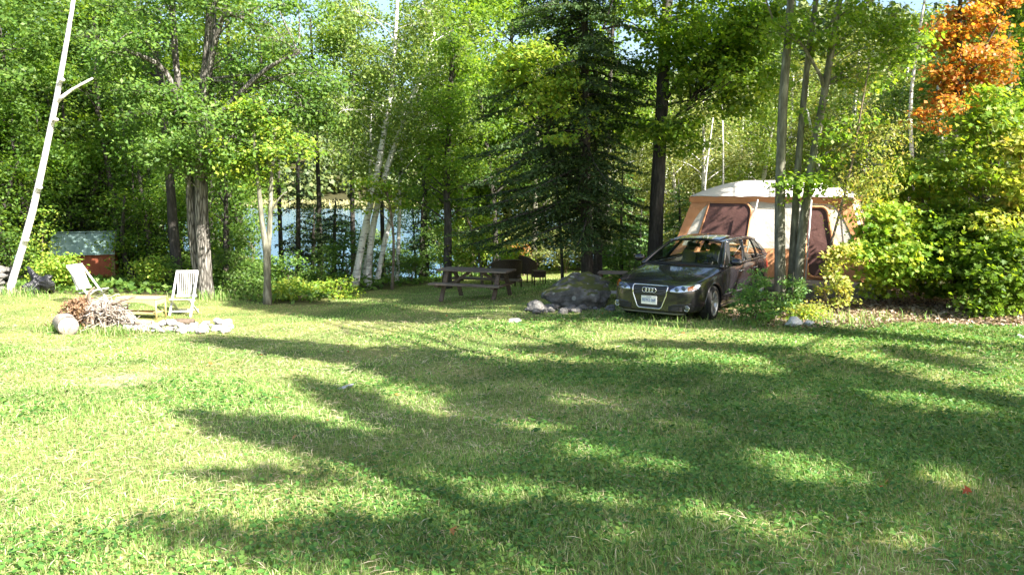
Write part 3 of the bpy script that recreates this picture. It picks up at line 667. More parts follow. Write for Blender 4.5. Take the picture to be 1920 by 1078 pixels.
# ------------------------------------------------------------------ low shrubs along the lawn edge
def shrub(px, d, wpx, hpx, leaf, lab, n=14, size=.11, name='shrub', group=None, shape='d'):
    b = at(px, d); pyb = 350 + (CAMZ - b[2]) * F / d
    st = [([b, P(px + random.uniform(-wpx, wpx) * .4, pyb - hpx * .6, d)], .015, .005) for _ in range(3)]
    s = d / F
    return leafy(name, lab, 'shrub', st, ell_clumps([(px, pyb - hpx * .55, wpx, hpx * .42, d, wpx * s * .7, n)], (.14 + hpx * s * .08, .24 + hpx * s * .14)), leaf, 'fresh', size=size, per=9, k=7, spread=.13, flat=.35, group=group, lrad=.01, shape=shape)
shrub(95, 21.3, 45, 75, 'bright', 'bright green shrub between the leaning birch and the shed', 14)
shrub(122, 21.6, 26, 40, 'bright', 'sunlit fern like shrub in front of the shed left side', 12)
shrub(25, 22.5, 35, 90, 'wood', 'shaded shrub behind the leaning birch foot', 10)
shrub(285, 22.8, 34, 60, 'bright', 'leafy green shrub right of the red shed', 14)
shrub(310, 23.2, 30, 60, 'wood', 'dark green shrub at the foot of the leaning dark trunk', 10)
shrub(440, 22.6, 50, 85, 'wood', 'dark shrub right of the oak foot', 14)
shrub(470, 21.8, 25, 40, 'oak', 'low shrub left of the twin stemmed tree', 7)
shrub(560, 21.6, 45, 34, 'bright', 'low yellow green bush by the dip in the lawn', 10)
shrub(630, 22.3, 38, 40, 'bright', 'low bright bush at the birch foot', 10)
shrub(540, 24, 40, 75, 'wood', 'bush in front of the water left of the birches', 12)
shrub(770, 27.5, 40, 60, 'wood', 'dark bush at the crest left of the picnic table', 10)
shrub(425, 26, 55, 110, 'wood', 'tall dark bush right of the oak against the water', 16, .13)
shrub(600, 25.5, 30, 70, 'oak', 'bush between the dip and the water', 9, .12)
shrub(655, 28, 45, 95, 'wood', 'dark bush behind the birch feet', 13, .13)
shrub(725, 29, 40, 80, 'wood', 'bush behind the right birch stems', 11, .13)
shrub(830, 29, 45, 130, 'oak', 'tall bush behind the dark trunk left of the picnic table', 16, .13)
shrub(880, 31, 60, 150, 'bright', 'tall light bush above the picnic table', 18, .13)
shrub(470, 25, 30, 130, 'oak', 'tall bush left of the twin stemmed tree', 13, .12)
shrub(1005, 30, 70, 90, 'pale', 'pale leafy bush beyond the wicker chairs', 16, .12)
shrub(1060, 28, 55, 90, 'pale', 'pale bush left of the spruce trunk', 12, .12)
shrub(960, 31, 60, 80, 'bright', 'yellow green bush behind the wicker chair backs', 12, .12)
shrub(1180, 22, 40, 70, 'wood', 'dark bush behind the small wooden table', 8)
shrub(1540, 14.0, 35, 28, 'yellow', 'sparse low weeds at the foot of the yellow shrub', 5, .07)
shrub(1500, 13.9, 25, 24, 'bright', 'low weeds at the foot of the three trunks', 5, .07)
shrub(1850, 13.6, 40, 45, 'maple', 'low dark seedlings on the leaf litter by the right edge', 7, .1, shape='m')
shrub(78, 22.5, 12, 160, 'bright', 'slender leafy sapling rising beside the shed roof', 7, .11, 'sapling')
# ------------------------------------------------------------------ woods behind: prototypes, then copies
def proto(label, group, leaf, bark, ht, rad, n, size, low=.35, per=13, k=9, droop=0., lean=.4):
    pth = [np.array([0, 0, 0.]), np.array([rng.normal() * .15, rng.normal() * .15, ht * .4]), np.array([rng.normal() * lean, rng.normal() * lean, ht * .95])]
    cl = []
    for _ in range(n):
        f = rng.random() ** .8; z = ht * (low + (1 - low) * f); rr = rad * math.sqrt(max(.05, 1 - (f - .35) ** 2 * 1.8)) * math.sqrt(rng.random()); a = rng.uniform(0, 6.28)
        cl.append([rr * math.cos(a), rr * math.sin(a), z, rng.uniform(.5, .95)])
    return leafy('woodland_tree', label, 'tree', [(pth, .14, .04)], cl, leaf, bark, size=size, per=per, k=k, spread=.24, droop=droop, group=group, tn=8, lrad=.03, twigs=False, limbs=.6)
def cprot(label, group, leaf, ht, Lm, nb, bark='dark', name='woodland_conifer', z0=.12):
    pth = [np.array([0, 0, 0.]), np.array([0, 0, ht * .5]), np.array([0.05, 0, ht])]
    return conifer(name, label, 'tree', pth, .14, ht * z0, ht, Lm, nb, leaf, bark, group=group, droop=.3, pw=.75, step=.16, twig=.5, nq=6, size=.19, wid=.34)
def scatter(protos, spots, group):
    used = set()
    for (x, y, s, k) in spots:
        o = protos[k]
        c = o if k not in used else copy_tree(o)
        used.add(k)
        c.location = (x, y, h(x, y) - .05); c.rotation_euler = (0, 0, rng.uniform(0, 6.28)); c.scale = (s, s, s * rng.uniform(.92, 1.1))
    for k, o in enumerate(protos):
        if k not in used:
            for ch in list(o.children): bpy.data.objects.remove(ch)
            bpy.data.objects.remove(o)
ga = 'trees crowded in the woods on the left'
la = 'leafy tree in the crowded dark woods behind the shed'
pa = [proto(la, ga, 'wood', 'dark', 10.5, 2.4, 46, .19), proto(la, ga, 'oak', 'dark', 11.5, 2.6, 50, .19, .3), proto(la, ga, 'maple', 'dark', 9, 2.2, 44, .18, .25)]
for o in pa[1:]: pass
sp = []
for (px, d) in [(-140, 24), (-90, 27), (-40, 23.5), (20, 28), (60, 25.5), (110, 30), (150, 34), (215, 29), (250, 33), (195, 38), (300, 30), (60, 34), (-20, 36), (330, 36), (120, 42), (270, 42), (20, 44), (200, 48), (380, 31), (410, 38), (340, 46), (440, 44), (-80, 44), (95, 54), (290, 55), (-10, 56), (180, 60)]:
    p = at(px, d); sp.append((p[0], p[1], rng.uniform(.85, 1.15), int(rng.integers(0, 3))))
scatter(pa, sp, ga)
gb = 'hemlocks in the woods on the left'
pb = [cprot('dark hemlock standing in the woods on the left', gb, 'cedar', 8.5, 2.0, 56)]
scatter(pb, [(*at(px, d)[:2], s, 0) for px, d, s in [(45, 27, .8), (115, 28.5, .9), (250, 27.5, .75), (290, 26.5, .6), (210, 30, .9), (0, 26, .8), (420, 30, .8), (330, 29, .8), (75, 29, .9), (45, 31, 1), (140, 27.5, .9), (180, 32, 1.05), (240, 36, 1.1), (-60, 30, 1), (285, 34.5, .9), (90, 39, 1.2), (10, 40, 1.1), (370, 42, 1.0), (-110, 36, 1.2), (220, 44, 1.2), (150, 50, 1.2)]], gb)
gp = 'bare dark trunks deep in the left woods'
mb = MB(); pr = thing('bare_trunk', 'thin bare dark trunk standing deep in the left woods', 'tree', (0, 0, 0), group=gp)
mb.tube(smooth_path([(0, 0, -.2), (.06, 0, 3), (-.05, .05, 6), (.1, 0, 10)]), [.1 - .006 * i for i in range(13)], 7)
for i in range(16):
    z = .8 + i * .4; a = i * 2.4; mb.tube([(0, 0, z), (.5 * math.cos(a), .5 * math.sin(a), z - .08)], [.012, .004], 4, cap=False)
mb.build('trunk', BK['dark'], pr)
scatter([pr], [(*at(px, d)[:2], s, 0) for px, d, s in [(262, 26, .55), (205, 28.5, .7), (95, 27, .6), (420, 28, .7), (455, 27, .6)]], gp)
gu = 'leafy saplings along the front of the left woods'
pu = [proto('leafy sapling in the understory of the left woods', gu, 'wood', 'dark', 4.6, 1.3, 20, .14, .06, per=11, k=8), proto('leafy sapling in the understory of the left woods', gu, 'maple', 'dark', 4.0, 1.2, 18, .14, .08, per=11, k=8)]
scatter(pu, [(*at(px, d)[:2], s, k) for px, d, s, k in [(-60, 23, 1, 0), (35, 24.5, 1, 1), (58, 25, 1.1, 0), (110, 29, 1.2, 0), (225, 27, 1.1, 0), (255, 25.5, .8, 1), (285, 26, 1, 0), (345, 26, .9, 1), (425, 25, .9, 0), (450, 27, 1.1, 1), (175, 28.5, 1.2, 1), (5, 27, 1.2, 0), (310, 29, 1.2, 0), (400, 29, 1.2, 0)]], gu)
# lakeside trees in front of the water
gc = 'trees on the slope down to the lake'
lc = 'green tree on the slope between the lawn and the lake'
pc = [proto(lc, gc, 'birch', 'maple', 8.5, 1.9, 34, .17, .42), proto(lc, gc, 'maple', 'dark', 9.5, 2.1, 38, .18, .4), proto(lc, gc, 'wood', 'dark', 8, 2.0, 34, .17, .4), proto(lc, gc, 'birch', 'dark', 14, 2.0, 40, .18, .58), proto(lc, gc, 'maple', 'dark', 13, 2.2, 40, .18, .56)]
scatter(pc, [(*at(px, d)[:2], s, k) for px, d, s, k in [(455, 31, 1.0, 3), (600, 36, 1.0, 4), (665, 34, .95, 3), (720, 37, 1.0, 4), (800, 35, 1.0, 3), (860, 31, 1.2, 1), (905, 36, 1.2, 0), (950, 33, 1.2, 1), (1010, 36, 1.2, 0), (1060, 33, 1.15, 2), (885, 42, 1.3, 2), (930, 29, .9, 2), (1130, 30, 1.1, 1), (1000, 30, 1.0, 0), (430, 36, 1.0, 4), (530, 41, 1.0, 3), (400, 33, .9, 2), (450, 38, 1.0, 1), (840, 37, 1.0, 0), (910, 34, 1.0, 1), (640, 40, .75, 2), (585, 37, .6, 0), (780, 39, .7, 1), (700, 43, .7, 0)]], gc)
# pale thicket beyond the tent
gd = 'pale birches and willows beyond the tent'
ld = 'pale green willow or birch in the thicket beyond the tent'
pd = [proto(ld, gd, 'pale', 'birch', 6.5, 1.9, 40, .15, .08, droop=.8), proto(ld, gd, 'pale', 'birch', 7.5, 2.1, 46, .15, .1, droop=.8), proto(ld, gd, 'birch', 'birch', 7, 1.8, 40, .15, .12, droop=.6)]
scatter(pd, [(*at(px, d)[:2], s, k) for px, d, s, k in [(1260, 27, .75, 0), (1310, 26, .72, 1), (1365, 28, .8, 0), (1420, 26, .75, 2), (1480, 28, .8, 1), (1535, 26, .8, 0), (1590, 27, .85, 1), (1640, 25, .8, 2), (1700, 27, .9, 0), (1230, 31, .9, 1), (1290, 33, .9, 0), (1400, 33, .95, 1), (1500, 34, 1, 2), (1600, 33, 1, 0), (1680, 33, 1, 1), (1340, 38, 1, 2), (1450, 40, 1.05, 0), (1560, 41, 1.1, 1), (1660, 40, 1.1, 2), (955, 33, .8, 0), (1000, 32, .8, 1), (1045, 32, .8, 2), (1090, 31, .85, 0), (1145, 30, .8, 1), (1185, 31, .85, 2), (915, 36, .8, 1), (1190, 36, .95, 0), (1750, 24, 1, 2)]], gd)
# bare white stems in that thicket
gw = 'white birch stems beyond the tent'
ws = thing('birch_stem', 'thin white birch stem showing above the tent roof', 'tree', (0, 0, 0), group=gw)
mb = MB(); mb.tube(smooth_path([(0, 0, -.2), (.1, 0, 2), (0, .1, 4), (.25, 0, 7)]), [.075 - .0045 * i for i in range(13)], 8); mb.build('trunk', BK['birch'], ws)
V_ = [(1316, 24, .7), (1352, 24.5, .75), (1690, 21, 1.1), (1868, 21, 1.1), (1910, 20, 1.2), (1845, 24, 1.0)]
scatter([ws], [(*at(px, d)[:2], s, 0) for px, d, s in V_], gw)
# right-hand woods behind the shrubs
ge = 'trees in the woods on the right'
le = 'leafy tree in the woods behind the right shrubs'
pe = [proto(le, ge, 'wood', 'dark', 9.5, 2.2, 42, .18, .15), proto(le, ge, 'maple', 'dark', 10, 2.3, 44, .18, .2)]
scatter(pe, [(*at(px, d)[:2], s, k) for px, d, s, k in [(1880, 21, .75, 0), (1950, 19.5, .85, 1), (1780, 25, .62, 0), (1850, 27, .8, 1), (1930, 26, 1, 0), (2010, 22, 1, 1), (1800, 33, .9, 0), (1900, 35, 1.1, 1), (1740, 38, .8, 1), (1720, 29, .55, 0)]], ge)
# evergreen dark ones filling behind the shrubs
gf = 'dark evergreens in the right thicket'
pf = [cprot('dark evergreen inside the right thicket', gf, 'cedar', 4.2, 1.3, 40, z0=.03)]
scatter(pf, [(*at(px, d)[:2], s, 0) for px, d, s in [(1660, 18.6, .55), (1730, 18.4, .7), (1800, 17, .75), (1870, 16.8, .8), (1940, 16, .8), (1700, 21, .8), (1840, 19.5, .9)]], gf)

# ------------------------------------------------------------------ far forest on the hills, one mass
def forest(n, x0, x1, y0, y1, cond, hmin, hmax, per, lsz, conf=.35):
    x = rng.uniform(x0, x1, n); y = rng.uniform(y0, y1, n); k = cond(x, y); x, y = x[k], y[k]; n = len(x); z = H(x, y)
    ht = rng.uniform(hmin, hmax, n); con = rng.random(n) < conf
    X = np.repeat(np.stack([x, y, z], -1), per, 0); hh = np.repeat(ht, per); cc = np.repeat(con, per)
    f = rng.random(len(hh)); a = rng.uniform(0, 6.28, len(hh))
    rr = np.where(cc, hh * .2 * (1 - f) + .3, hh * .3 * np.sqrt(np.clip(1 - (2 * f - .9) ** 2, .02, 1))) * np.sqrt(rng.uniform(.35, 1, len(hh)))
    Cc = X + np.stack([rr * np.cos(a), rr * np.sin(a), hh * (.08 + .92 * f)], -1)
    Nn = np.stack([np.cos(a), np.sin(a), 0.9 + 0 * a], -1) + rng.normal(size=(len(a), 3)) * .4
    return leaf_cloud(Cc, Nn, lsz * rng.uniform(.6, 1.4, len(a)), .75, 'd')
V, Fc = cat([forest(1500, -330, 260, 246, 440, lambda x, y: (H(x, y) > -3.9) & (np.abs(x / y) < .8), 9, 16, 90, 2.2),
             forest(1100, 10, 150, 48, 200, lambda x, y: ((x - 2) / y > .19) & (x / y < .85), 7, 12, 150, 1.0)])
LM['far'] = leaf_mat('far_foliage', [(.05, .085, .03), (.08, .12, .04), (.11, .15, .05), (.16, .19, .06), (.07, .10, .035)], trans=.25)
tag(ob('far_forest', np_mesh('far_forest', V, Fc), LM['far']), kind='stuff')
# reeds on the far shore
x = rng.uniform(-190, 90, 9000); y = 243 + rng.uniform(0, 9, 9000) + 3 * np.sin(x * .05)
C = np.stack([x, y, LAKE_Z + .2 + rng.uniform(.2, 1.8, 9000)], -1)
V, Fc = leaf_cloud(C, np.stack([rng.normal(size=9000) * .5, -np.ones(9000), rng.normal(size=9000) * .4 + .4], -1), rng.uniform(1, 2.4, 9000), .35, 'd', np.array([0, 0, 1.]) + rng.normal(size=(9000, 3)) * .2)
LM['reed'] = leaf_mat('reed_blades', [(.30, .28, .12), (.38, .34, .16), (.26, .28, .10)], trans=.25)
tag(ob('reeds', np_mesh('reeds', V, Fc), LM['reed']), kind='stuff')
# ground cover of the woods floor
def floorf(n, x0, x1, y0, y1, size):
    x = rng.uniform(x0, x1, n); y = rng.uniform(y0, y1, n); k = ~inside(x + wob(x, y), y) & ~((x > 3) & (y < 17.3)); x, y = x[k], y[k]; n = len(x)
    C = np.stack([x, y, H(x, y) + rng.uniform(.03, .3, n) * (.4 + .6 * (np.sin(x * 1.3 + y) > 0))], -1)
    return leaf_cloud(C, np.array([.1, -.2, .8]) + rng.normal(size=(n, 3)) * .5, size * rng.uniform(.6, 1.4, n), .6, 'd')
V, Fc = cat([floorf(45000, -22, 16, 18.5, 40, .16)])
tag(ob('ground_cover', np_mesh('ground_cover', V, Fc), LM['wood']), kind='stuff')

# ------------------------------------------------------------------ trees beside the photographer: their crowns throw the shadows on the lawn
def shade_mask(px, py):
    """1 where the photo's lawn lies in shadow (lens-shaped branch shadows, holes of light)"""
    v = 0.0
    for (x, y, rx, ry, rot, s) in SHADE:
        c, s_ = math.cos(R(rot)), math.sin(R(rot)); dx, dy = px - x, py - y
        u = (dx * c + dy * s_) / rx; w = (-dx * s_ + dy * c) / ry
        q = np.exp(-np.maximum(u * u + w * w, 0) ** 2 * .7)
        v = np.maximum(v, q * s) if s > 0 else v * (1 + s * q)
    return v
SHADE = [(1085, 545, 75, 36, 0, 1), (870, 560, 120, 16, 0, .95), (900, 535, 90, 10, 0, .6), (640, 583, 210, 15, 4, .95), (500, 572, 80, 8, 6, .8), (1150, 580, 45, 14, 0, 1), (760, 552, 60, 10, 0, .7),
         (1500, 815, 520, 115, 4, 1), (1650, 970, 420, 160, 0, 1), (1150, 960, 330, 130, 8, .95), (1130, 715, 420, 34, 4, 1), (880, 700, 190, 36, 10, .95), (620, 662, 250, 15, 6, .95), (1080, 660, 130, 9, 5, .9), (1330, 651, 170, 9, 3, .9),
         (1600, 705, 190, 20, 14, .95), (1745, 675, 95, 12, 12, .85), (1790, 770, 190, 46, 12, .8), (1700, 850, 330, 90, 4, 1), (640, 832, 290, 26, 10, .95), (720, 775, 180, 24, 20, .9), (900, 850, 190, 60, 5, 1), (520, 893, 200, 11, 2, .55), (760, 1030, 230, 50, 3, 1), (420, 1015, 230, 16, 8, .6), (1000, 780, 170, 60, 0, .95),
         (1000, 672, 110, 8, 3, -.8), (1320, 665, 110, 7, 6, -.7), (1500, 885, 145, 32, 12, -1), (1100, 748, 80, 13, 0, -1), (1080, 850, 90, 20, 10, -.8), (1400, 985, 150, 32, 10, -1), (1080, 940, 180, 25, 4, -.9), (1150, 1010, 100, 24, 0, -.85), (860, 920, 210, 30, 3, -.95), (1290, 800, 90, 13, 5, -.7), (1780, 905, 90, 26, 10, -.9), (1690, 1010, 80, 24, 10, -.9), (1740, 760, 140, 15, 8, -.8), (1240, 880, 60, 16, 8, -.8), (1600, 800, 70, 12, 8, -.7), (1850, 990, 60, 16, 8, -.7), (980, 800, 60, 12, 6, -.8), (1250, 735, 90, 9, 4, -.8), (1480, 745, 60, 9, 6, -.7), (930, 1040, 70, 16, 4, -.8)]
pts = []
while len(pts) < 11800:
    y = math.sqrt(rng.uniform(2.6 ** 2, 25 ** 2)); x = rng.uniform(-.66, .74) * y
    zz = h(x, y); vy = (CAMZ - zz); k = y * CP + vy * SP
    px = CX + F * x / k; py = CY + F * (vy * CP - y * SP) / k
    if rng.random() < np.clip((shade_mask(px, py) - .3) * 2.0, 0, 1): pts.append((x, y, zz))
pts = np.array(pts)
TR = [(8.6, 1.5, 'nearest'), (12.6, 5.0, 'farthest'), (6.0, -3.2, 'rear'), (13.6, -.5, 'outer'), (3.8, -5.8, 'left rear')]
hgt = 8.2 + 2.2 * sstep(13, 20, pts[:, 1]) + 1.6 * np.sin(pts[:, 0] * .8 + 1) + 1.3 * np.cos(pts[:, 1] * .9) + rng.normal(size=len(pts)) * .3
cen = pts + SUN[None] * (hgt / SUN[2])[:, None]
near = np.argmin(np.stack([np.hypot(cen[:, 0] - t[0], cen[:, 1] - t[1]) for t in TR]), 0)
LAB = ['tall maple right of the photographer shading the lawn', 'maple beyond the right picture edge shading the far lawn', 'maple behind the photographer shading the near lawn', 'maple outside the frame far to the right', 'maple behind the photographer on the left']
for i, t in enumerate(TR):
    c = cen[near == i]
    if len(c) < 8: continue
    tops = c[:, 2].max()
    b = np.array([t[0], t[1], h(t[0], t[1])])
    cl = np.concatenate([c, rng.uniform(.05, .12, (len(c), 1))], 1)
    root = leafy('lawn_maple', LAB[i], 'tree', [([b, b + np.array([.1, .1, 3.]), np.array([(b[0] + c[:, 0].mean()) / 2, (b[1] + c[:, 1].mean()) / 2, 6.5]), np.array([c[:, 0].mean(), c[:, 1].mean(), tops])], .19, .05)], cl, 'maple', 'maple', size=.11, per=1, k=8, spread=.088, flat=.5, limbs=.035, twigs=False, aspect=.8)
# ------------------------------------------------------------------ objects of the camp
M = dict(
    roof=surf_mat('green_metal_roof', [(.3, (.20, .30, .29)), (.7, (.27, .37, .36))], scale=3, rough=.45, bump=.05, metallic=.2),
    redwall=surf_mat('red_plywood', [(.3, (.22, .06, .03)), (.7, (.33, .10, .05))], scale=8, stretch=(1, 1, .3), rough=.8, bump=.2),
    post=surf_mat('raw_brown_wood', [(.3, (.14, .08, .045)), (.7, (.27, .17, .10))], scale=14, stretch=(1, 1, .15), rough=.85, bump=.3),
    white=surf_mat('weathered_white_wood', [(.25, (.40, .385, .37)), (.6, (.62, .605, .585))], scale=20, stretch=(1, 1, .2), rough=.7, bump=.15),
    wicker=surf_mat('honey_wicker', [(.3, (.42, .28, .12)), (.7, (.68, .50, .26))], scale=60, rough=.6, bump=.6, bdist=.01),
    dwick=surf_mat('dark_wicker', [(.3, (.022, .016, .011)), (.7, (.10, .068, .042))], scale=50, rough=.6, bump=.7, bdist=.01),
    plank=surf_mat('brown_weathered_plank', [(.3, (.09, .07, .055)), (.55, (.17, .14, .11)), (.75, (.26, .22, .18))], scale=11, stretch=(.18, 1.4, 1.4), rough=.85, bump=.4),
    frame=surf_mat('brown_timber_frame', [(.3, (.08, .058, .042)), (.7, (.18, .135, .10))], scale=14, rough=.85, bump=.3),
    deck=surf_mat('grey_deck_board', [(.3, (.20, .18, .155)), (.55, (.33, .30, .27)), (.75, (.45, .42, .38))], scale=9, stretch=(.2, 1.5, 1.5), rough=.9, bump=.35),
    twig=surf_mat('dead_twig', [(.3, (.20, .16, .13)), (.7, (.48, .42, .36))], scale=18, rough=.9, bump=.3),
    rootw=surf_mat('driftwood', [(.3, (.12, .09, .07)), (.7, (.34, .27, .21))], scale=12, rough=.9, bump=.5),
    logend=surf_mat('cut_wood_end', [(.3, (.16, .13, .11)), (.5, (.32, .28, .24)), (.7, (.48, .43, .37))], scale=14, rough=.85, bump=.2),
    rock=surf_mat('pale_field_stone', [(.25, (.16, .15, .14)), (.5, (.38, .36, .34)), (.75, (.60, .57, .54))], scale=7, rough=.85, bump=.5, bscale=18, bdist=.015),
    grock=surf_mat('grey_field_stone', [(.25, (.07, .066, .06)), (.5, (.16, .15, .14)), (.75, (.27, .26, .24))], scale=5, rough=.9, bump=.5, bscale=18, bdist=.015),
    wrock=surf_mat('white_sunlit_stone', [(.25, (.42, .40, .38)), (.7, (.76, .74, .71))], scale=7, rough=.85, bump=.4),  # white stone, lightened in colour as if the sun reached the lawn-edge pair
    tarp=surf_mat('black_plastic_sheet', [(.3, (.012, .012, .014)), (.7, (.03, .03, .035))], scale=6, rough=.28, bump=.7, spec=.6, bdist=.05),
    boulder=None,
)
# mossy boulder
m, nt, out = new_mat('mossy_boulder'); cd = coords(nt)
n1 = N(nt, 'ShaderNodeTexNoise', i_Scale=3.0, i_Detail=8.0, i_Roughness=.65); n2 = N(nt, 'ShaderNodeTexNoise', i_Scale=2.2, i_Detail=5.0); n3 = N(nt, 'ShaderNodeTexVoronoi', i_Scale=4.0)
for n_ in (n1, n2, n3): nt.links.new(cd, n_.inputs['Vector'])
st = ramp(nt, [(.3, (.035, .034, .03)), (.5, (.10, .097, .088)), (.7, (.20, .195, .18))], n1.outputs[0])
li = ramp(nt, [(.18, (1, 1, 1)), (.3, (0, 0, 0))], n3.outputs[0])
c1 = mixc(nt, mixc(nt, .55, (0, 0, 0), li.outputs[0]), st.outputs[0], (.36, .38, .34))
ge_ = N(nt, 'ShaderNodeNewGeometry'); sx = N(nt, 'ShaderNodeSeparateXYZ'); nt.links.new(ge_.outputs['Normal'], sx.inputs[0])
ad = N(nt, 'ShaderNodeMath', operation='MULTIPLY_ADD'); nt.links.new(sx.outputs[2], ad.inputs[0]); ad.inputs[1].default_value = .6; nt.links.new(n2.outputs[0], ad.inputs[2])
mo = ramp(nt, [(.95, (0, 0, 0)), (1.12, (1, 1, 1))], ad.outputs[0])
c2 = mixc(nt, mo.outputs[0], c1, mixc(nt, n1.outputs[0], (.03, .04, .012), (.14, .15, .05)))
bs = N(nt, 'ShaderNodeBsdfPrincipled', i_Roughness=.92); bs.inputs['Specular IOR Level'].default_value = .2; nt.links.new(c2, bs.inputs['Base Color'])
bp = N(nt, 'ShaderNodeBump', i_Strength=.8, i_Distance=.04); nt.links.new(n1.outputs[0], bp.inputs['Height']); nt.links.new(bp.outputs[0], bs.inputs['Normal']); nt.links.new(bs.outputs[0], out.inputs[0]); M['boulder'] = m

from mathutils import noise as mnoise
def rock_mesh(name, seed, sub=3, rough=.18, flat=.7, facets=7):
    rg = np.random.default_rng(seed); bm = bmesh.new(); bmesh.ops.create_icosphere(bm, subdivisions=sub, radius=1)
    pl = [(unit(rg.normal(size=3)), rg.uniform(.62, .92)) for _ in range(facets)]
    ph = rg.uniform(0, 6, (6, 3)); fr = rg.uniform(1.5, 5, (6, 3))
    for v in bm.verts:
        p = np.array(v.co)
        for n_, dd in pl:
            e = p.dot(n_) - dd
            if e > 0: p = p - n_ * e * .9
        w = sum(math.sin(fr[i].dot(p) + ph[i, 0]) / (1 + i * .5) for i in range(6))
        p = p * (1 + rough * .22 * w)
        p = p * (1 + rough * .55 * mnoise.fractal(Vector(tuple(p * 1.4)) + Vector((seed, 0, 0)), .9, 2.0, 4))
        v.co = (p[0], p[1], p[2] * flat)
    me = bpy.data.meshes.new(name); bm.to_mesh(me); bm.free()
    for p in me.polygons: p.use_smooth = True
    return me
def basis(px, d, rz):  # thing location on terrain in photo column
    b = at(px, d); return b

# --- shed
b = at(166, 25.5); sc = 25.5 / F
shed = thing('shed', 'small red shed with green metal roof at the edge of the woods', 'shed', (b[0], b[1], b[2] - .08), R(19))
w, dp, hw, hr = 1.66, 1.3, 1.12, 1.66
mb = MB()
mb.box((0, -dp / 2, hw / 2), (w, .03, hw)); mb.box((0, dp / 2, hw / 2), (w, .03, hw))
for s in (-1, 1): mb.add([(s * w / 2, -dp / 2 + .02, 0), (s * w / 2, dp / 2 - .02, 0), (s * w / 2, dp / 2 - .02, hw), (s * w / 2, 0, hr - .06), (s * w / 2, -dp / 2 + .02, hw), (s * (w / 2 - .03), -dp / 2 + .02, 0), (s * (w / 2 - .03), dp / 2 - .02, 0), (s * (w / 2 - .03), dp / 2 - .02, hw), (s * (w / 2 - .03), 0, hr - .06), (s * (w / 2 - .03), -dp / 2 + .02, hw)], [(0, 1, 2, 3, 4), (9, 8, 7, 6, 5)])
mb.build('wall', M['redwall'], shed)
mb = MB()
for i in range(1, 9): mb.box((-w / 2 + w * i / 9, -dp / 2 - .018, hw / 2), (.03, .012, hw - .02))
mb.build('batten', M['redwall'], shed)
mb = MB()
for s in (-1, 1):
    for sx in (-1, 1):
        pass
def shed_roof(s):
    q = MB(); n_ = 46
    ov = .14; y1 = s * (dp / 2 + ov); z1 = hw - (hr - hw) * ov / (dp / 2)
    pr = []
    for i in range(n_ + 1):
        x = -w / 2 - .1 + (w + .2) * i / n_; ridge = .018 if (i % 9 in (0,)) else 0
        pr.append((x, ridge))
    vs = [(x, 0, hr + r + .02) for x, r in pr] + [(x, y1, z1 + r + .02) for x, r in pr] + [(x, 0, hr) for x, r in pr] + [(x, y1, z1) for x, r in pr]
    k = n_ + 1
    fs = [(i, i + 1, k + i + 1, k + i) for i in range(n_)] + [(2 * k + i, 3 * k + i, 3 * k + i + 1, 2 * k + i + 1) for i in range(n_)] + [(k + i, k + i + 1, 3 * k + i + 1, 3 * k + i) for i in range(n_)]
    q.add(vs, fs); return q
for s in (-1, 1): shed_roof(s).build('roof_panel', M['roof'], shed)
mb = MB(); mb.box((0, 0, hr + .03), (w + .22, .16, .025), bev=.008); mb.build('ridge_cap', M['roof'], shed)
for sx in (-1, 1):
    mb = MB(); mb.box((sx * (w / 2 + .03), -dp / 2 - .02, hw / 2 - .02), (.09, .09, hw + .04)); mb.build('corner_post', M['post'], shed)
mb = MB(); mb.bar((w / 2 + .07, -dp / 2 - .1, hw - .06), (w / 2 + .07, 0, hr - .03), .03, .1); mb.build('trim_board', M['post'], shed)

# --- white slatted folding chairs
def slat_chair(px, d, rz, label, back_t):
    b = at(px, d); r = thing('folding_chair', label, 'chair', b, rz, 'white slatted folding chairs')
    W = .46; tb = R(back_t); bz = .38
    def bk(t, x): return (x, .20 + math.sin(tb) * t, bz + math.cos(tb) * t)   # back plane; chair faces -y
    mb = MB()
    for i in range(9):
        x = -W / 2 + .035 + (W - .07) * i / 8; mb.bar(bk(.06, x), bk(.56, x), .034, .014, up=(1, 0, 0))
    mb.build('backrest', M['white'], r)
    mb = MB(); mb.bar(bk(.585, -W / 2 - .02), bk(.585, W / 2 + .02), .075, .03, up=(0, 1, 0), bev=.01); mb.bar(bk(.04, -W / 2), bk(.04, W / 2), .05, .025, up=(0, 1, 0)); mb.build('rail', M['white'], r)
    for s in (-1, 1):
        mb = MB(); mb.bar(bk(.58, s * W / 2), (s * W / 2, -.30, .0), .028, .045, up=(1, 0, 0), bev=.006); mb.build('leg', M['white'], r)
        mb = MB(); mb.bar((s * (W / 2 - .03), -.28, .40), (s * (W / 2 - .03), .34, 0), .028, .045, up=(1, 0, 0), bev=.006); mb.build('leg', M['white'], r)
    mb = MB()
    for i in range(8):
        y = -.27 + i * .062; mb.box((0, y, .40 - .012 * i), (W - .06, .048, .018), bev=.004)
    mb.build('seat', M['white'], r)
    mb = MB(); mb.bar((-W / 2, -.2, .12), (W / 2, -.2, .12), .03, .03); mb.bar((-W / 2, .26, .09), (W / 2, .26, .09), .03, .03); mb.build('stretcher', M['white'], r)
    return r
slat_chair(343, 17.8, R(4), 'white slatted folding chair standing right of the wicker table', 14)
slat_chair(172, 18.3, R(78), 'white slatted folding chair half hidden by the brush pile', 22)
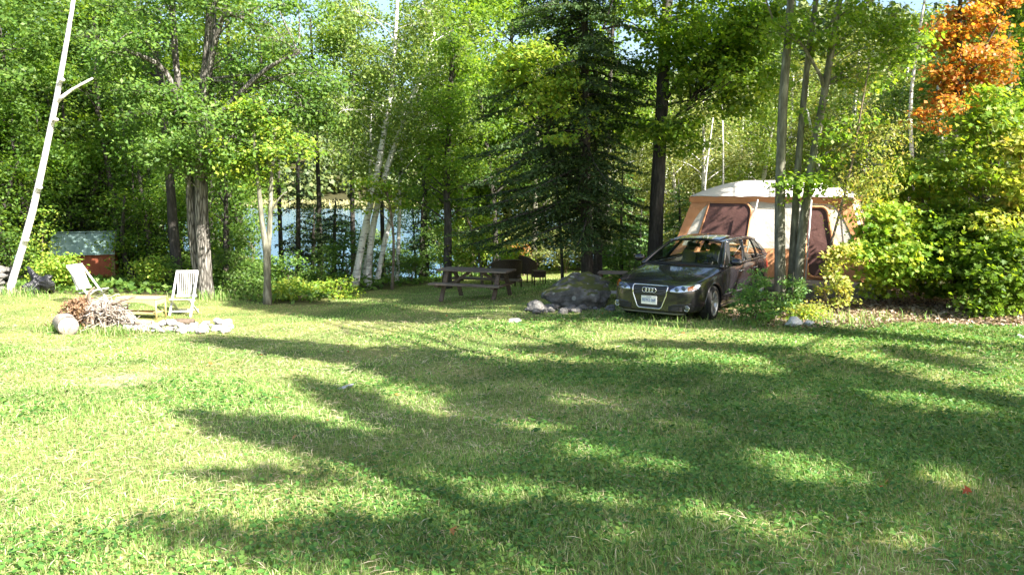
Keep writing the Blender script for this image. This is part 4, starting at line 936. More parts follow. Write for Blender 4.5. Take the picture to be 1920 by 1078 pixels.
# --- honey wicker table
b = at(263, 17.0); r = thing('wicker_table', 'low honey coloured wicker table between the two white chairs', 'table', b, R(-4))
mb = MB(); mb.box((0, 0, .44), (.92, .46, .035), bev=.012)
for i in range(46): mb.tube([(-.45 + i * .02, -.22, .461), (-.45 + i * .02, .22, .461)], .006, 4)
mb.build('top', M['wicker'], r)
mb = MB()
def apron(y):
    n = 24; vs = []
    for i in range(n + 1):
        x = -.42 + .84 * i / n; zb = .40 - .10 * (abs(x) / .42) ** 2.2
        vs += [(x, y, .425), (x, y, zb - .03), (x, y + .012, .425), (x, y + .012, zb - .03)]
    fs = []
    for i in range(n):
        a = 4 * i; fs += [(a, a + 1, a + 5, a + 4), (a + 2, a + 6, a + 7, a + 3), (a + 1, a + 3, a + 7, a + 5)]
    mb.add(vs, fs)
apron(-.225); apron(.21)
for s in (-1, 1): mb.box((s * .44, 0, .37), (.014, .4, .11))
mb.build('apron', M['wicker'], r)
for sx in (-1, 1):
    for sy in (-1, 1):
        mb = MB(); mb.tube([(sx * .43, sy * .2, 0), (sx * .43, sy * .2, .43)], .02, 8); mb.build('leg', M['wicker'], r)
mb = MB(); mb.box((0, 0, .13), (.80, .34, .02)); mb.build('lower_shelf', M['wicker'], r)

# --- picnic table
b = at(893, 19.6); r = thing('picnic_table', 'brown weathered picnic table with attached benches in the shade', 'table', b, R(-20))
L = 1.85
mb = MB()
for i in range(5): mb.box((0, -.31 + i * .155, .74), (L, .14, .04), bev=.006)
mb.build('tabletop', M['plank'], r)
for s in (-1, 1):
    mb = MB()
    for k in (0, 1): mb.box((0, s * (.62 + k * .15), .44), (L, .14, .04), bev=.006)
    mb.build('bench', M['plank'], r)
for sx in (-1, 1):
    for s in (-1, 1):
        mb = MB(); mb.bar((sx * .68, s * .22, .72), (sx * .68, s * .62, 0), .045, .10, up=(1, 0, 0)); mb.build('leg', M['frame'], r)
    mb = MB(); mb.bar((sx * .72, -.78, .385), (sx * .72, .78, .385), .04, .10, up=(1, 0, 0)); mb.bar((sx * .64, -.33, .68), (sx * .64, .33, .68), .04, .08, up=(1, 0, 0)); mb.bar((sx * .62, 0, .40), (sx * .15, 0, .70), .04, .07); mb.build('cross_beam', M['frame'], r)

# --- dark wicker chairs
def wicker_chair(px, d, rz, label, W=.72):
    b = at(px, d); r = thing('wicker_chair', label, 'chair', b, rz, 'dark wicker chairs')
    def shell(a, t, off=0):   # a -1..1 around the back, t 0..1 up; faces -y
        an = a * 1.9; rr = W / 2 + .04 * t + off
        hz = .30 + t * (.28 + .30 * (1 - min(1, abs(a)) ** 2.4))
        return (rr * math.sin(an), .9 * rr * math.cos(an) - .02 + .10 * t * math.cos(an), hz)
    mb = MB(); mb.grid(lambda u, v: shell(-1 + 2 * u, v), 36, 8); mb.grid(lambda u, v: shell(1 - 2 * u, v, -.035), 36, 8)
    mb.build('back', M['dwick'], r)
    mb = MB(); mb.tube([shell(-1 + 2 * i / 36, 1, -.018) for i in range(37)], .028, 7); mb.build('rim', M['dwick'], r)
    mb = MB(); mb.box((0, -.03, .36), (W * .86, W * .84, .12), bev=.04); mb.box((0, -.34, .28), (W * .8, .03, .14)); mb.build('seat', M['dwick'], r)
    for sx in (-1, 1):
        for sy in (-1, 1):
            mb = MB(); mb.tube([(sx * W * .42, sy * W * .4 - .02, 0), (sx * W * .42, sy * W * .4 - .02, .34)], .022, 7); mb.build('leg', M['dwick'], r)
    return r
wicker_chair(950, 23.8, R(195), 'dark wicker chair with wide rounded back turned to the camera', .86)
wicker_chair(992, 25.4, R(120), 'smaller dark wicker chair seen from the side behind the first', .6)
b = at(1010, 24.2); r = thing('wicker_stool', 'low dark wicker stool right of the wicker chairs', 'stool', b, R(10))
mb = MB(); mb.box((0, 0, .4), (.4, .4, .07), bev=.025); mb.box((0, 0, .3), (.36, .36, .14)); mb.build('seat', M['dwick'], r)
for sx in (-1, 1):
    for sy in (-1, 1):
        mb = MB(); mb.tube([(sx * .17, sy * .17, 0), (sx * .17, sy * .17, .38)], .018, 7); mb.build('leg', M['dwick'], r)
# --- small wooden table beside the car
b = at(1152, 17.6); r = thing('wooden_table', 'small rough wooden table between the spruce trunk and the car', 'table', b, R(-12))
mb = MB()
for k in range(3): mb.box((0, -.16 + .16 * k, .60), (.72, .145, .03))
mb.build('top', M['plank'], r)
for sx in (-1, 1):
    for sy in (-1, 1):
        mb = MB(); mb.bar((sx * .31, sy * .18, 0), (sx * .31, sy * .18, .585), .045, .045); mb.build('leg', M['post'], r)
mb = MB(); mb.box((0, 0, .16), (.6, .3, .03)); mb.build('lower_shelf', M['white'], r)

# --- stones
proto_r = [rock_mesh('stone', 20 + i, 3, .25, .72, 16) for i in range(9)]
for m_ in proto_r:
    for p in m_.polygons: p.use_smooth = False
def stone(x, y, s, mat, label, group, k=None, sink=.25, zadd=0, name='stone'):
    me = proto_r[random.randrange(9) if k is None else k]
    if mat is not M['rock']:
        key = me.name + mat.name
        if key not in bpy.data.meshes: c = me.copy(); c.name = key; c.materials.clear(); c.materials.append(mat)
        me = bpy.data.meshes[key]
    elif len(me.materials) == 0: me.materials.append(mat)
    o = bpy.data.objects.new(name, me); COL.objects.link(o)
    s = (s * random.uniform(.85, 1.25), s * random.uniform(.8, 1.1), s * random.uniform(.7, 1.0))
    o.location = (x, y, h(x, y) + s[2] * .7 * (1 - 2 * sink) + zadd); o.scale = s; o.rotation_euler = (random.uniform(-.3, .3), random.uniform(-.3, .3), random.uniform(0, 6.28))
    return tag(o, label, 'stone', group)
gfp = 'pale stones ringed round the fire pit'
c0 = at(318, 15.6); sx_ = 1.13
for i in range(92):
    a = 2 * math.pi * (i * .618 % 1); front = math.sin(a) < .2
    ra, rb = (1.15, .62) if i % 2 else (.98, .48)
    if not front and i % 3: continue
    x = c0[0] + .05 + ra * math.cos(a) + random.uniform(-.1, .1); y = c0[1] + rb * math.sin(a) + random.uniform(-.08, .08)
    stone(x, y, random.uniform(.055, .125), M['rock'], 'pale stone in the fire pit ring', gfp, zadd=.06 * (i % 3))
for i in range(46):
    t = i / 45; p = at(240 + 186 * random.random(), 14.95 + random.uniform(-.3, .3)); stone(p[0], p[1], random.uniform(.04, .10), M['rock'], 'pale stone in the fire pit ring', gfp, zadd=.02)
mb = MB(); b = at(250, 15.2); o = thing('charred_log', 'short charred log lying among the fire pit stones', 'log', b + np.array([0, 0, .12]))
mb.tube([(-.28, 0, 0), (0, .02, .02), (.3, 0, .0)], [.06, .065, .055], 9, jit=.1); mb.build('log_body', M['rootw'], o)
mb = MB(); b = at(330, 15.6); o = thing('charred_log', 'dark log behind the stones below the right white chair', 'log', b + np.array([0, 0, .12]))
mb.tube([(-.3, 0, 0), (0, .02, .02), (.32, 0, .03)], [.06, .065, .055], 9, jit=.1); mb.build('log_body', M['frame'], o)
# boulder with rubble
b = P(1080, 560, 16.6)
o = ob('boulder', rock_mesh('boulder', 14, 6, .26, .74, 12), M['boulder']); zb = h(b[0], b[1])
o.location = (b[0] + .02, 16.7, zb + .20); o.scale = (.74, .56, .76); o.rotation_euler = (R(4), R(0), R(6))
for v_ in o.data.vertices: v_.co.x += .30 * max(0, v_.co.z); v_.co.z *= .62 + .5 * min(1, max(0, (v_.co.x + 1) / 1.6)); tag(o, 'large mossy boulder lying left of the car', 'boulder')
gr = 'grey stones at the foot of the boulder'
for i in range(30):
    p = at(985 + 165 * random.random(), 15.85 + random.uniform(-.25, .35)); stone(p[0], p[1], random.uniform(.05, .12), M['grock'], 'grey stone at the foot of the mossy boulder', gr)
for px, d, s in [(1010, 16.1, .22), (1000, 16.5, .17), (1035, 16.2, .15)]: p = at(px, d); stone(p[0], p[1], s, M['grock'], 'larger grey stone left of the mossy boulder', 'larger grey stones left of the boulder')
for (px, d, s, lab) in [(1492, 13.4, .19, 'big pale stone at the lawn edge below the three trunks'), (1521, 13.3, .12, 'smaller pale stone right of the big pale stone')]:
    p = at(px, d); stone(p[0], p[1], s, M['wrock'], lab, None, sink=.3)
for i in range(7):
    p = at(1540 + 50 * random.random(), 13.3 + random.uniform(-.1, .6)); stone(p[0], p[1], random.uniform(.03, .06), M['grock'], 'small grey stone in the leaf litter near the yellow shrub', 'small stones in the leaf litter')
for (px, py, s, lab) in [(645, 729, .10, 'flat white stone flush in the middle of the lawn'), (966, 604, .13, 'flat pale stone flush in the far lawn'), (1912, 634, .07, 'small white stone by the right picture edge')]:
    g_ = G(px, py); o = stone(g_[0], g_[1], s, M['wrock'], lab, None, sink=.5); o.scale = (s * 1.2, s * 1.1, s * .3); o.location.z = h(g_[0], g_[1]) + .01
# pile of stones at the left edge
gl = 'stones piled by the leaning birch'
for i in range(16):
    p = at(-12 + 36 * random.random(), 19.6 + random.uniform(-.2, .5)); stone(p[0], p[1], random.uniform(.11, .19), M['grock'], 'stone in the pile left of the leaning birch', gl, zadd=.16 * (i % 4))
# black sheet bundle
b = at(72, 19.8); me = rock_mesh('tarp_bundle', 77, 5, 1.3, .8, 22); o = ob('tarp_bundle', me, M['tarp']); o.location = (b[0], b[1], b[2] + .2); o.scale = (.36, .3, .36); o.rotation_euler = (0, R(12), 0)
tag(o, 'crumpled black plastic bundle lying right of the leaning birch', 'tarp')
# cut log
b = at(118, 14.4); o = thing('cut_log', 'short thick cut log lying on the grass left of the brush pile', 'log', b, R(38))
mb = MB(); mb.tube([(0, .33, .15), (0, .1, .17), (0, -.30, .16)], [.17, .185, .175], 16, cap=False, jit=.06); mb.build('bark', M['twig'], o)
mb = MB(); mb.tube([(0, -.285, .16), (0, -.297, .16)], [.172, .165], 16, jit=.05); mb.build('cut_face', M['logend'], o)
# brush pile
b = at(182, 15.0); o = thing('brush_pile', 'heap of dead twigs and a gnarled root beside the fire pit', 'brush pile', b)
mb = MB()
for i in range(380):
    a = random.uniform(0, 6.28); e = random.uniform(-.1, .7); L_ = random.uniform(.2, .5); c = np.array([random.gauss(.13, .18), random.gauss(0, .15), random.uniform(.08, .58)])
    c[2] = max(.1, min(c[2], .60 - .9 * abs(c[0] - .13)))
    dv = np.array([math.cos(a), math.sin(a), e]) * L_ / 2
    p0 = c - dv; p1 = c + dv; p0[2] = max(.02, p0[2]); p1[2] = max(.02, p1[2])
    mb.tube(bez(p0, p1, random.uniform(-.1, .15), 5, .12), [random.uniform(.006, .013)] * 4 + [.003], 4, cap=False)
mb.build('twigs', M['twig'], o)
mb = MB()
for (p, r_) in [([(-.05, -.1, .45), (.0, -.25, .25), (.12, -.42, .1), (.25, -.5, -.02)], .05), ([(.0, -.05, .5), (-.1, -.2, .3), (-.08, -.3, .0)], .045), ([(.1, 0, .5), (.35, -.1, .42), (.45, -.1, .2)], .05), ([(.2, .0, .45), (.2, -.2, .2), (.15, -.3, 0)], .04), ([(-.1, .05, .35), (-.15, -.05, .7), (-.02, -.05, .85)], .03), ([(.2, 0, .5), (.5, 0, .6), (.7, .05, .66)], .03)]:
    q = smooth_path(p, 4); mb.tube(q, [r_ * (1 - .5 * i / len(q)) for i in range(len(q))], 8, jit=.18)
mb.ell((.08, -.02, .38), (.2, .16, .16)); mb.build('root', M['rootw'], o)
C = np.stack([rng.normal(-.40, .2, 2200), rng.normal(-.02, .16, 2200), rng.uniform(.05, .62, 2200)], -1); C[:, 2] = .04 + C[:, 2] * np.exp(-((C[:, 0] + .32) / .45) ** 2)
V, Fc = leaf_cloud(C, rng.normal(size=(2200, 3)) + np.array([0, -.3, .6]), rng.uniform(.04, .085, 2200), .55, 'h')
LM['rust'] = leaf_mat('rust_leaf', [(.20, .11, .06), (.28, .17, .10), (.34, .23, .15), (.15, .085, .05)], trans=.2)
ob('dead_leaves', np_mesh('dead_leaves', V, Fc), LM['rust'], o)
# tufts of long grass by log and pit
def tuft(px, d, n, hh, spread):
    b = at(px, d); x = b[0] + rng.normal(size=n) * spread; y = b[1] + rng.normal(size=n) * spread * .5; C = np.stack([x, y, H(x, y)], -1); out_ = []
    az = rng.uniform(0, 6.28, n); L_ = hh * rng.uniform(.5, 1.2, n); dd = np.stack([np.cos(az), np.sin(az), 0 * az], -1); sd = np.stack([-np.sin(az), np.cos(az), 0 * az], -1) * .005
    mid = C + dd * (L_ * .2)[:, None] + np.array([0, 0, 1]) * (L_ * .6)[:, None]; tip = C + dd * (L_ * .6)[:, None] + np.array([0, 0, 1]) * (L_ * .85)[:, None]
    V = np.stack([C - sd, C + sd, mid + sd * .8, mid - sd * .8, tip + sd * .1, tip - sd * .1], 1).reshape(-1, 3); bb = np.arange(n)[:, None] * 6
    return V, np.concatenate([bb + np.array([[0, 1, 2, 3]]), bb + np.array([[3, 2, 4, 5]])])
V, Fc = cat([tuft(105, 14.4, 260, .2, .22), tuft(200, 14.5, 420, .2, .35), tuft(1410, 13.6, 200, .16, .4), tuft(1250, 13.5, 200, .14, .6), tuft(1600, 13.5, 300, .18, .6), tuft(345, 15, 160, .14, .5), tuft(390, 21, 300, .3, .4), tuft(30, 19, 200, .3, .4)])
tag(ob('long_grass', np_mesh('long_grass', V, Fc), LM['grass']), kind='stuff')

# ------------------------------------------------------------------ tent on its deck
TD = 18.4
cream = surf_mat('cream_canvas', [(.3, (.62, .56, .47)), (.7, (.72, .66, .57))], scale=3, rough=.8, bump=.55, bscale=4, bdist=.07)
orange = surf_mat('orange_canvas', [(.3, (.66, .29, .13)), (.7, (.74, .36, .18))], scale=3, rough=.8, bump=.5, bscale=6, bdist=.06)
roofc = surf_mat('pale_roof_canvas', [(.3, (.72, .66, .60)), (.7, (.80, .74, .68))], scale=2, rough=.75, bump=.3, bscale=3, bdist=.06)
brown = surf_mat('brown_mesh_window', [(.3, (.085, .04, .035)), (.7, (.13, .065, .055))], scale=3, rough=.55, bump=.5, bscale=2.5, bdist=.08)
pole = plain('white_pole', (.7, .7, .68), .4)
# axis frame: local x right along the front wall, y back, z up
tx0 = P(1272, 500, TD); tx1 = P(1622, 500, TD - .3)
FZ = .30
ex0, ex1 = P(1310, 366, TD + .45), P(1590, 374, TD + .2)
tcx = (tx0[0] + tx1[0]) / 2 - .1; trz = R(-27)
b = np.array([tcx, TD + .1, FZ]); tent = thing('cabin_tent', 'large cream and orange cabin tent with pale roof on the deck', 'tent', b, trz)
WB, WE, DB, DE, ZE, ZR = 4.75, 3.56, 3.6, 2.6, 1.86, 2.22
y0b, y0e = 0.0, .42
def q_front(s, v, off=0):   # s -1..1 , v 0 ground .. 1 eave
    hw = (WB * (1 - v) + WE * v) / 2; y = y0b * (1 - v) + y0e * v
    sag = .03 * math.sin(math.pi * v) * math.cos(s * 9)
    return (s * hw, y - off + sag * .6, ZE * v)
def q_side(s, sg, v, off=0):
    hw = (WB * (1 - v) + WE * v) / 2 + off; yf = y0b * (1 - v) + y0e * v; yb = DB * (1 - v) + (y0e + DE) * v
    return (sg * (hw + .02 * math.sin(math.pi * v) * math.sin(s * 6)), yf + (yb - yf) * s, ZE * v)
mb = MB(); vb = .36
mb.grid(lambda u, v: q_front(-1 + 2 * u, v), 60, 16, v0=vb); [mb.grid(lambda u, v, sg=sg: q_side(u if sg < 0 else 1 - u, sg, v), 20, 16, v0=vb) for sg in (-1, 1)]
mb.grid(lambda u, v: ((1 - 2 * u) * (WB * (1 - v) + WE * v) / 2, DB * (1 - v) + (y0e + DE) * v, ZE * v), 10, 10, v0=vb)
mb.build('wall', cream, tent)
for sg in (-1, 1):
    ol_ = [(sg * 1.0, .36), (sg * 1.0, 1.0), (sg * .45, 1.0), (sg * .52, .965), (sg * .66, .95), (sg * .77, .90), (sg * .84, .80), (sg * .89, .62), (sg * .91, .36)]
    mb = MB(); n_ = 18; cu_ = np.array(smooth_path([(a, b, 0) for a, b in ol_[3:]], 3))
    vs_ = []
    for q_ in cu_: vs_ += [q_front(q_[0], q_[1], .012), q_front(sg * 1.0, q_[1], .012)]
    mb.add(vs_, [(2 * i, 2 * i + 1, 2 * i + 3, 2 * i + 2) for i in range(len(cu_) - 1)], True); mb.build('corner_panel', orange, tent)
mb = MB(); mb.grid(lambda u, v: q_front(-1 + 2 * u, v, .004), 60, 6, v1=vb); [mb.grid(lambda u, v, sg=sg: q_side(u if sg < 0 else 1 - u, sg, v, .004), 20, 6, v1=vb) for sg in (-1, 1)]
mb.grid(lambda u, v: ((1 - 2 * u) * (WB * (1 - v) + WE * v) / 2, DB * (1 - v) + (y0e + DE) * v, ZE * v), 10, 6, v1=vb)
mb.build('skirt', orange, tent)
# roof: low dome between the four eaves
def roof_pt(u, v):
    x = -1 + 2 * u; y = -1 + 2 * v; rx = WE / 2 + .07; ry = DE / 2 + .12
    hx = min(1, (1 - abs(x)) / .62); hy = min(1, (1 - abs(y)) / .8)
    k = min(hx, hy); k = math.sin(k * math.pi / 2) * .75 + k * .25
    edge = max(abs(x), abs(y)); scal = -.05 * max(0, (edge - .8) / .2) * (1 - .5 * abs(math.sin(3 * math.pi * (x if abs(y) > abs(x) else y))))
    return (x * rx, y0e + DE / 2 + y * ry, ZE + .03 + (ZR - ZE) * k + scal * .6)
mb = MB(); mb.grid(roof_pt, 56, 44); mb.build('roof', roofc, tent)
# orange valance under the eave, front and sides, and edge trims
mb = MB()
def val_f(u, v): x, y, z = roof_pt(u, 0); return (x, y - .012 + .05 * v, z - .012 - (.125 + .015 * math.sin(u * 25)) * v)
mb.grid(val_f, 56, 3)
for sg in (0, 1): mb.grid(lambda u, v, sg=sg: (roof_pt(sg, u)[0] + (.012 if sg else -.012), roof_pt(sg, u)[1], roof_pt(sg, u)[2] - .012 - .12 * v), 40, 3)
mb.build('valance', orange, tent)
mb = MB()
def strip(fn, w, n=18):
    mb.grid(lambda u, v: fn(u, (v - .5) * w), n, 2)
for sg in ():
    strip(lambda u, o_, sg=sg: (q_front(sg, u, .02)[0] - sg * .02 + o_ * .8, q_front(sg, u, .02)[1] + .005, q_front(sg, u)[2]), .17)
# windows and door as panels on the front wall with orange piping
def panel(name, outline, off=.015, side=None, mat=brown, trim=.05):
    fn = (lambda s, v, o_: q_front(s, v, o_)) if side is None else (lambda s, v, o_: q_side(s, side, v, o_))
    cxo = sum(p[0] for p in outline) / len(outline); cyo = sum(p[1] for p in outline) / len(outline); n = len(outline)
    mb = MB(); vs = [fn(cxo, cyo, off)]; rings = 5
    for k in range(1, rings + 1):
        for p in outline: vs.append(fn(cxo + (p[0] - cxo) * k / rings, cyo + (p[1] - cyo) * k / rings, off))
    fs = [(0, 1 + i, 1 + (i + 1) % n) for i in range(n)]
    for k in range(rings - 1):
        for i in range(n): a = 1 + k * n; c = a + n; fs.append((a + i, c + i, c + (i + 1) % n, a + (i + 1) % n))
    mb.add(vs, fs, True); w_ = mb.build(name, mat, tent)
    if trim:
        mb = MB(); pts_ = [fn(p[0], p[1], off + .006) for p in outline]; mb.tube(pts_ + [pts_[0], pts_[1]], trim / 2, 6, cap=False); mb.build(name + '_trim', orange, w_)
def rrect(s0, s1, v0, v1, r, asp, n=7, corners=(1, 1, 1, 1)):
    o_ = []
    for (cx_, cy_, a0, on) in [(s1, v1, 0, corners[0]), (s0, v1, 90, corners[1]), (s0, v0, 180, corners[2]), (s1, v0, 270, corners[3])]:
        rr = r if on else .004
        ex = cx_ - rr * asp * (1 if cx_ == s1 else -1); ey = cy_ - rr * (1 if cy_ == v1 else -1)
        for i in range(n): a = R(a0 + 90 * i / (n - 1)); o_.append((ex + rr * asp * math.cos(a), ey + rr * math.sin(a)))
    return o_
panel('window', rrect(-.76, -.20, .385, .925, .13, .95, corners=(1, 0, 0, 0)))
panel('door', rrect(.42, .70, .03, .88, .07, .95), trim=.07)
panel('window', rrect(.2, .7, .42, .85, .12, .6), side=1)
mb = MB(); mb.tube([(-.42, -.30, .0), (-.20, .12, ZE - .06)], .016, 7); mb.tube([(WE / 2 * .55, -.3, 0), (WE / 2 * .55, .14, ZE - .06)], .016, 7); mb.build('pole', pole, tent)
mb = MB()
for sg in (1,): mb.tube([(sg * (WE / 2 + .07), .3, ZE - .02), (sg * (WB / 2 + .75), -.5, -.28)], .006, 4)
mb.build('guy_rope', pole, tent)
# deck
dk = thing('deck', 'grey weathered wooden deck under and before the tent', 'deck', (tcx, TD + .1, 0), trz)
mb = MB(); n_ = 40
for i in range(n_):
    y = -1.15 + i * .14; mb.box((-.02 + random.uniform(-.02, .02), y, FZ - .025 + random.uniform(-.003, .003)), (5.1, .128, .035))
mb.build('boards', M['deck'], dk)
mb = MB(); mb.box((0, -1.24, FZ - .06), (5.12, .04, .14)); mb.box((0, -1.2, FZ - .20), (5.0, .05, .14))
for s in (-1, 1): mb.box((s * 2.56, 1.5, FZ - .07), (.04, 5.4, .14))
for x in (-2.3, -.8, .8, 2.3):
    for y in (-1.1, 3.8): mb.box((x, y, FZ - .35), (.1, .1, .5))
mb.build('joist', M['deck'], dk)
# ------------------------------------------------------------------ the car (x forward, y to its left, z up)
paint = surf_mat('dark_brown_grey_paint', [(.3, (.026, .023, .028)), (.7, (.033, .029, .035))], scale=40, rough=.25, bump=0, metallic=.45, spec=.5, coat=1.0)
blackp = plain('black_plastic', (.015, .015, .016), .5)
dull = plain('dark_grey_plastic', (.035, .035, .037), .6)
rubber = surf_mat('tyre_rubber', [(.3, (.014, .014, .014)), (.7, (.032, .030, .028))], scale=14, rough=.85, bump=.2)
alloy = plain('silver_alloy', (.55, .55, .56), .3, metallic=.85)
chrome = plain('bright_chrome', (.75, .75, .76), .12, metallic=1.0)
amber = plain('amber_lens', (.75, .20, .03), .2, coat=1)
silverr = plain('lamp_reflector', (.75, .77, .80), .18, metallic=.9)
redl = plain('red_lens', (.4, .02, .02), .2, coat=1)
seatm = surf_mat('grey_seat_fabric', [(.3, (.16, .155, .145)), (.7, (.24, .23, .22))], scale=30, rough=.9, bump=.2)
platem = plain('plate_white', (.72, .73, .70), .4)
plateb = plain('plate_blue', (.03, .07, .26), .45)
def glass_mat(name, tint, refl=1.0):
    m, nt, out = new_mat(name)
    t = N(nt, 'ShaderNodeBsdfTransparent'); t.inputs[0].default_value = (*tint, 1); g = N(nt, 'ShaderNodeBsdfGlossy', i_Roughness=.02); g.inputs[0].default_value = (refl, refl, refl, 1)
    fr = N(nt, 'ShaderNodeFresnel', i_IOR=1.5); mx = N(nt, 'ShaderNodeMixShader'); nt.links.new(fr.outputs[0], mx.inputs[0]); nt.links.new(t.outputs[0], mx.inputs[1]); nt.links.new(g.outputs[0], mx.inputs[2]); nt.links.new(mx.outputs[0], out.inputs[0]); return m
glass = glass_mat('car_glass', (.72, .78, .74)); clear = glass_mat('clear_lens', (.95, .95, .95))
ang = R(35); fwd = np.array([-math.sin(ang), -math.cos(ang)]); lft = np.array([math.cos(ang), -math.sin(ang)])
fl = P(1329, 596, 14.4); ox = fl[:2] - 1.29 * fwd - .78 * lft
zc = [h(*(ox + sx * fwd + sy * lft)) for sx in (1.29, -1.29) for sy in (.78, -.78)]
zf, zr = (zc[0] + zc[1]) / 2, (zc[2] + zc[3]) / 2
car = thing('parked_car', 'dark grey brown hatchback parked on the grass before the tent', 'car', (ox[0], ox[1], (zf + zr) / 2 - .015))
car.rotation_euler = (0, -math.atan2(zf - zr, 2.58), math.atan2(fwd[1], fwd[0]))
# body shell loft: rows from underbody centre up the left side to the top centre
def row(x, w, zb, zsh, zed, tops):
    return [(x, 0, zb), (x, w * .86, zb), (x, w * .965, zb + .05), (x, w * .99, zb + .16), (x, w, (zb + zsh) / 2 + .05), (x, w * .985, zsh), (x, w * .93, zed)] + [(x, t[0], t[1]) for t in tops]
def hood(w, ze, zc_): return [(w * .68, ze + (zc_ - ze) * .65), (w * .34, ze + (zc_ - ze) * .93), (0, zc_)]
cab = lambda zb_: [(.73, zb_ - .012), (.69, .5), (0, .44)]
ST = [(2.165, .40, .235, .57, .60, hood(.40, .60, .615)), (2.145, .56, .205, .585, .625, hood(.56, .625, .65)), (2.08, .70, .19, .615, .665, hood(.70, .665, .70)), (1.95, .79, .185, .655, .715, hood(.79, .715, .755)),
      (1.75, .85, .19, .70, .77, hood(.85, .77, .815)), (1.50, .876, .19, .75, .82, hood(.876, .82, .87)), (1.29, .882, .19, .775, .85, hood(.882, .85, .902)), (1.0, .882, .19, .80, .895, hood(.88, .895, .948)), (.80, .882, .19, .81, .925, hood(.88, .925, .975)),
      (.70, .882, .19, .815, .94, hood(.88, .94, .982)), (.62, .882, .19, .82, .945, cab(.945)), (.1, .884, .19, .83, .955, cab(.955)), (-.6, .884, .19, .84, .967, cab(.967)), (-1.29, .88, .19, .85, .982, cab(.982)), (-1.60, .865, .20, .86, .99, cab(.99)),
      (-1.68, .86, .20, .86, .992, [(.70, 1.0), (.4, 1.0), (0, 1.0)]), (-1.95, .83, .23, .86, .99, [(.62, 1.0), (.34, 1.0), (0, 1.0)]), (-2.09, .785, .27, .84, .965, [(.6, .98), (.3, .985), (0, .985)]), (-2.14, .72, .33, .80, .93, [(.5, .945), (.25, .95), (0, .95)])]
grid = [row(*s) for s in ST]; nr = len(grid[0])
vs = [p for r_ in grid for p in r_]; nL = len(vs)
mir = {}
for i, p in enumerate(list(vs)):
    if abs(p[1]) < 1e-6: mir[i] = i
    else: mir[i] = len(vs); vs.append((p[0], -p[1], p[2]))
fs = []
for i in range(len(grid) - 1):
    for j in range(nr - 1):
        a, b_, c, d = i * nr + j, (i + 1) * nr + j, (i + 1) * nr + j + 1, i * nr + j + 1
        fs += [(a, b_, c, d), (mir[d], mir[c], mir[b_], mir[a])]
for i, flip in ((0, 0), (len(grid) - 1, 1)):
    for j in range(nr - 1):
        a, b_ = i * nr + j, i * nr + j + 1; q = [a, b_, mir[b_], mir[a]]; q = list(dict.fromkeys(q))
        fs.append(tuple(q if not flip else q[::-1]))
me = bpy.data.meshes.new('cage'); me.from_pydata(vs, [], fs); me.update()
cage = bpy.data.objects.new('cage', me); COL.objects.link(cage); md = cage.modifiers.new('s', 'SUBSURF'); md.levels = 3; md.render_levels = 3
dg = bpy.context.evaluated_depsgraph_get(); ev = cage.evaluated_get(dg); em = bpy.data.meshes.new_from_object(ev)
bm = bmesh.new(); bm.from_mesh(em); bpy.data.objects.remove(cage)
bmesh.ops.recalc_face_normals(bm, faces=bm.faces[:])
BODY = BVHTree.FromBMesh(bm)
# wheel arches cut out of the flanks
AR, WR, WZ = .358, .318, .318
for ax in (1.29, -1.29):
    for v in bm.verts:
        if abs(v.co.y) > .5:
            dx, dz = v.co.x - ax, v.co.z - WZ; rr = math.hypot(dx, dz)
            if AR - .03 < rr < AR + .035 and rr > 1e-4: v.co.x = ax + dx / rr * AR; v.co.z = WZ + dz / rr * AR
kill = [f for f in bm.faces if min(abs(v.co.y) for v in f.verts) > .5 and any(math.hypot(f.calc_center_median().x - ax, f.calc_center_median().z - WZ) < AR - .004 for ax in (1.29, -1.29))]
bmesh.ops.delete(bm, geom=kill, context='FACES')
bme = bpy.data.meshes.new('body'); bm.to_mesh(bme); bm.free()
for p in bme.polygons: p.use_smooth = True
body = ob('body', bme, paint, car)
def ray(o, d):
    r_ = BODY.ray_cast(Vector(o), Vector(d).normalized()); return (r_[0], r_[1]) if r_[0] is not None else (None, None)
def onf(y, z, off=.004):     # point on the nose seen from the front
    p, n = ray((4, y, z), (-1, 0, 0))
    if p is None: p, n = ray((4, y * .97, z), (-1, 0, 0))
    if p is None: p, n = Vector((1.8, y, z)), Vector((1, 0, 0))
    if n.x < 0: n = -n
    p = p + n * off; return (p.x, p.y, p.z)
def ons(x, z, s=1, off=.004):
    p, n = ray((x, 3 * s, z), (0, -s, 0))
    if p is None: p, n = Vector((x, .88 * s, z)), Vector((0, s, 0))
    if n.y * s < 0: n = -n
    p = p + n * off; return (p.x, p.y, p.z)
def ont(x, y, off=.004):
    p, n = ray((x, y, 3), (0, 0, -1)); n = n if n.z > 0 else -n; p = p + n * off; return (p.x, p.y, p.z)
def fill(mb, outl, fn, off, rings=6):
    n = len(outl); c = (sum(p[0] for p in outl) / n, sum(p[1] for p in outl) / n); vs = [fn(c[0], c[1], off)]
    for k in range(1, rings + 1): vs += [fn(c[0] + (p[0] - c[0]) * k / rings, c[1] + (p[1] - c[1]) * k / rings, off) for p in outl]
    f_ = [(0, 1 + i, 1 + (i + 1) % n) for i in range(n)]
    for k in range(rings - 1):
        a, b_ = 1 + k * n, 1 + (k + 1) * n; f_ += [(a + i, b_ + i, b_ + (i + 1) % n, a + (i + 1) % n) for i in range(n)]
    mb.add(vs, f_, True)
def dens(o_, k=6, closed=True):
    out_ = []; n = len(o_)
    for i in range(n if closed else n - 1):
        a, b_ = o_[i], o_[(i + 1) % n]; out_ += [(a[0] + (b_[0] - a[0]) * j / k, a[1] + (b_[1] - a[1]) * j / k) for j in range(k)]
    if not closed: out_.append(o_[-1])
    return out_
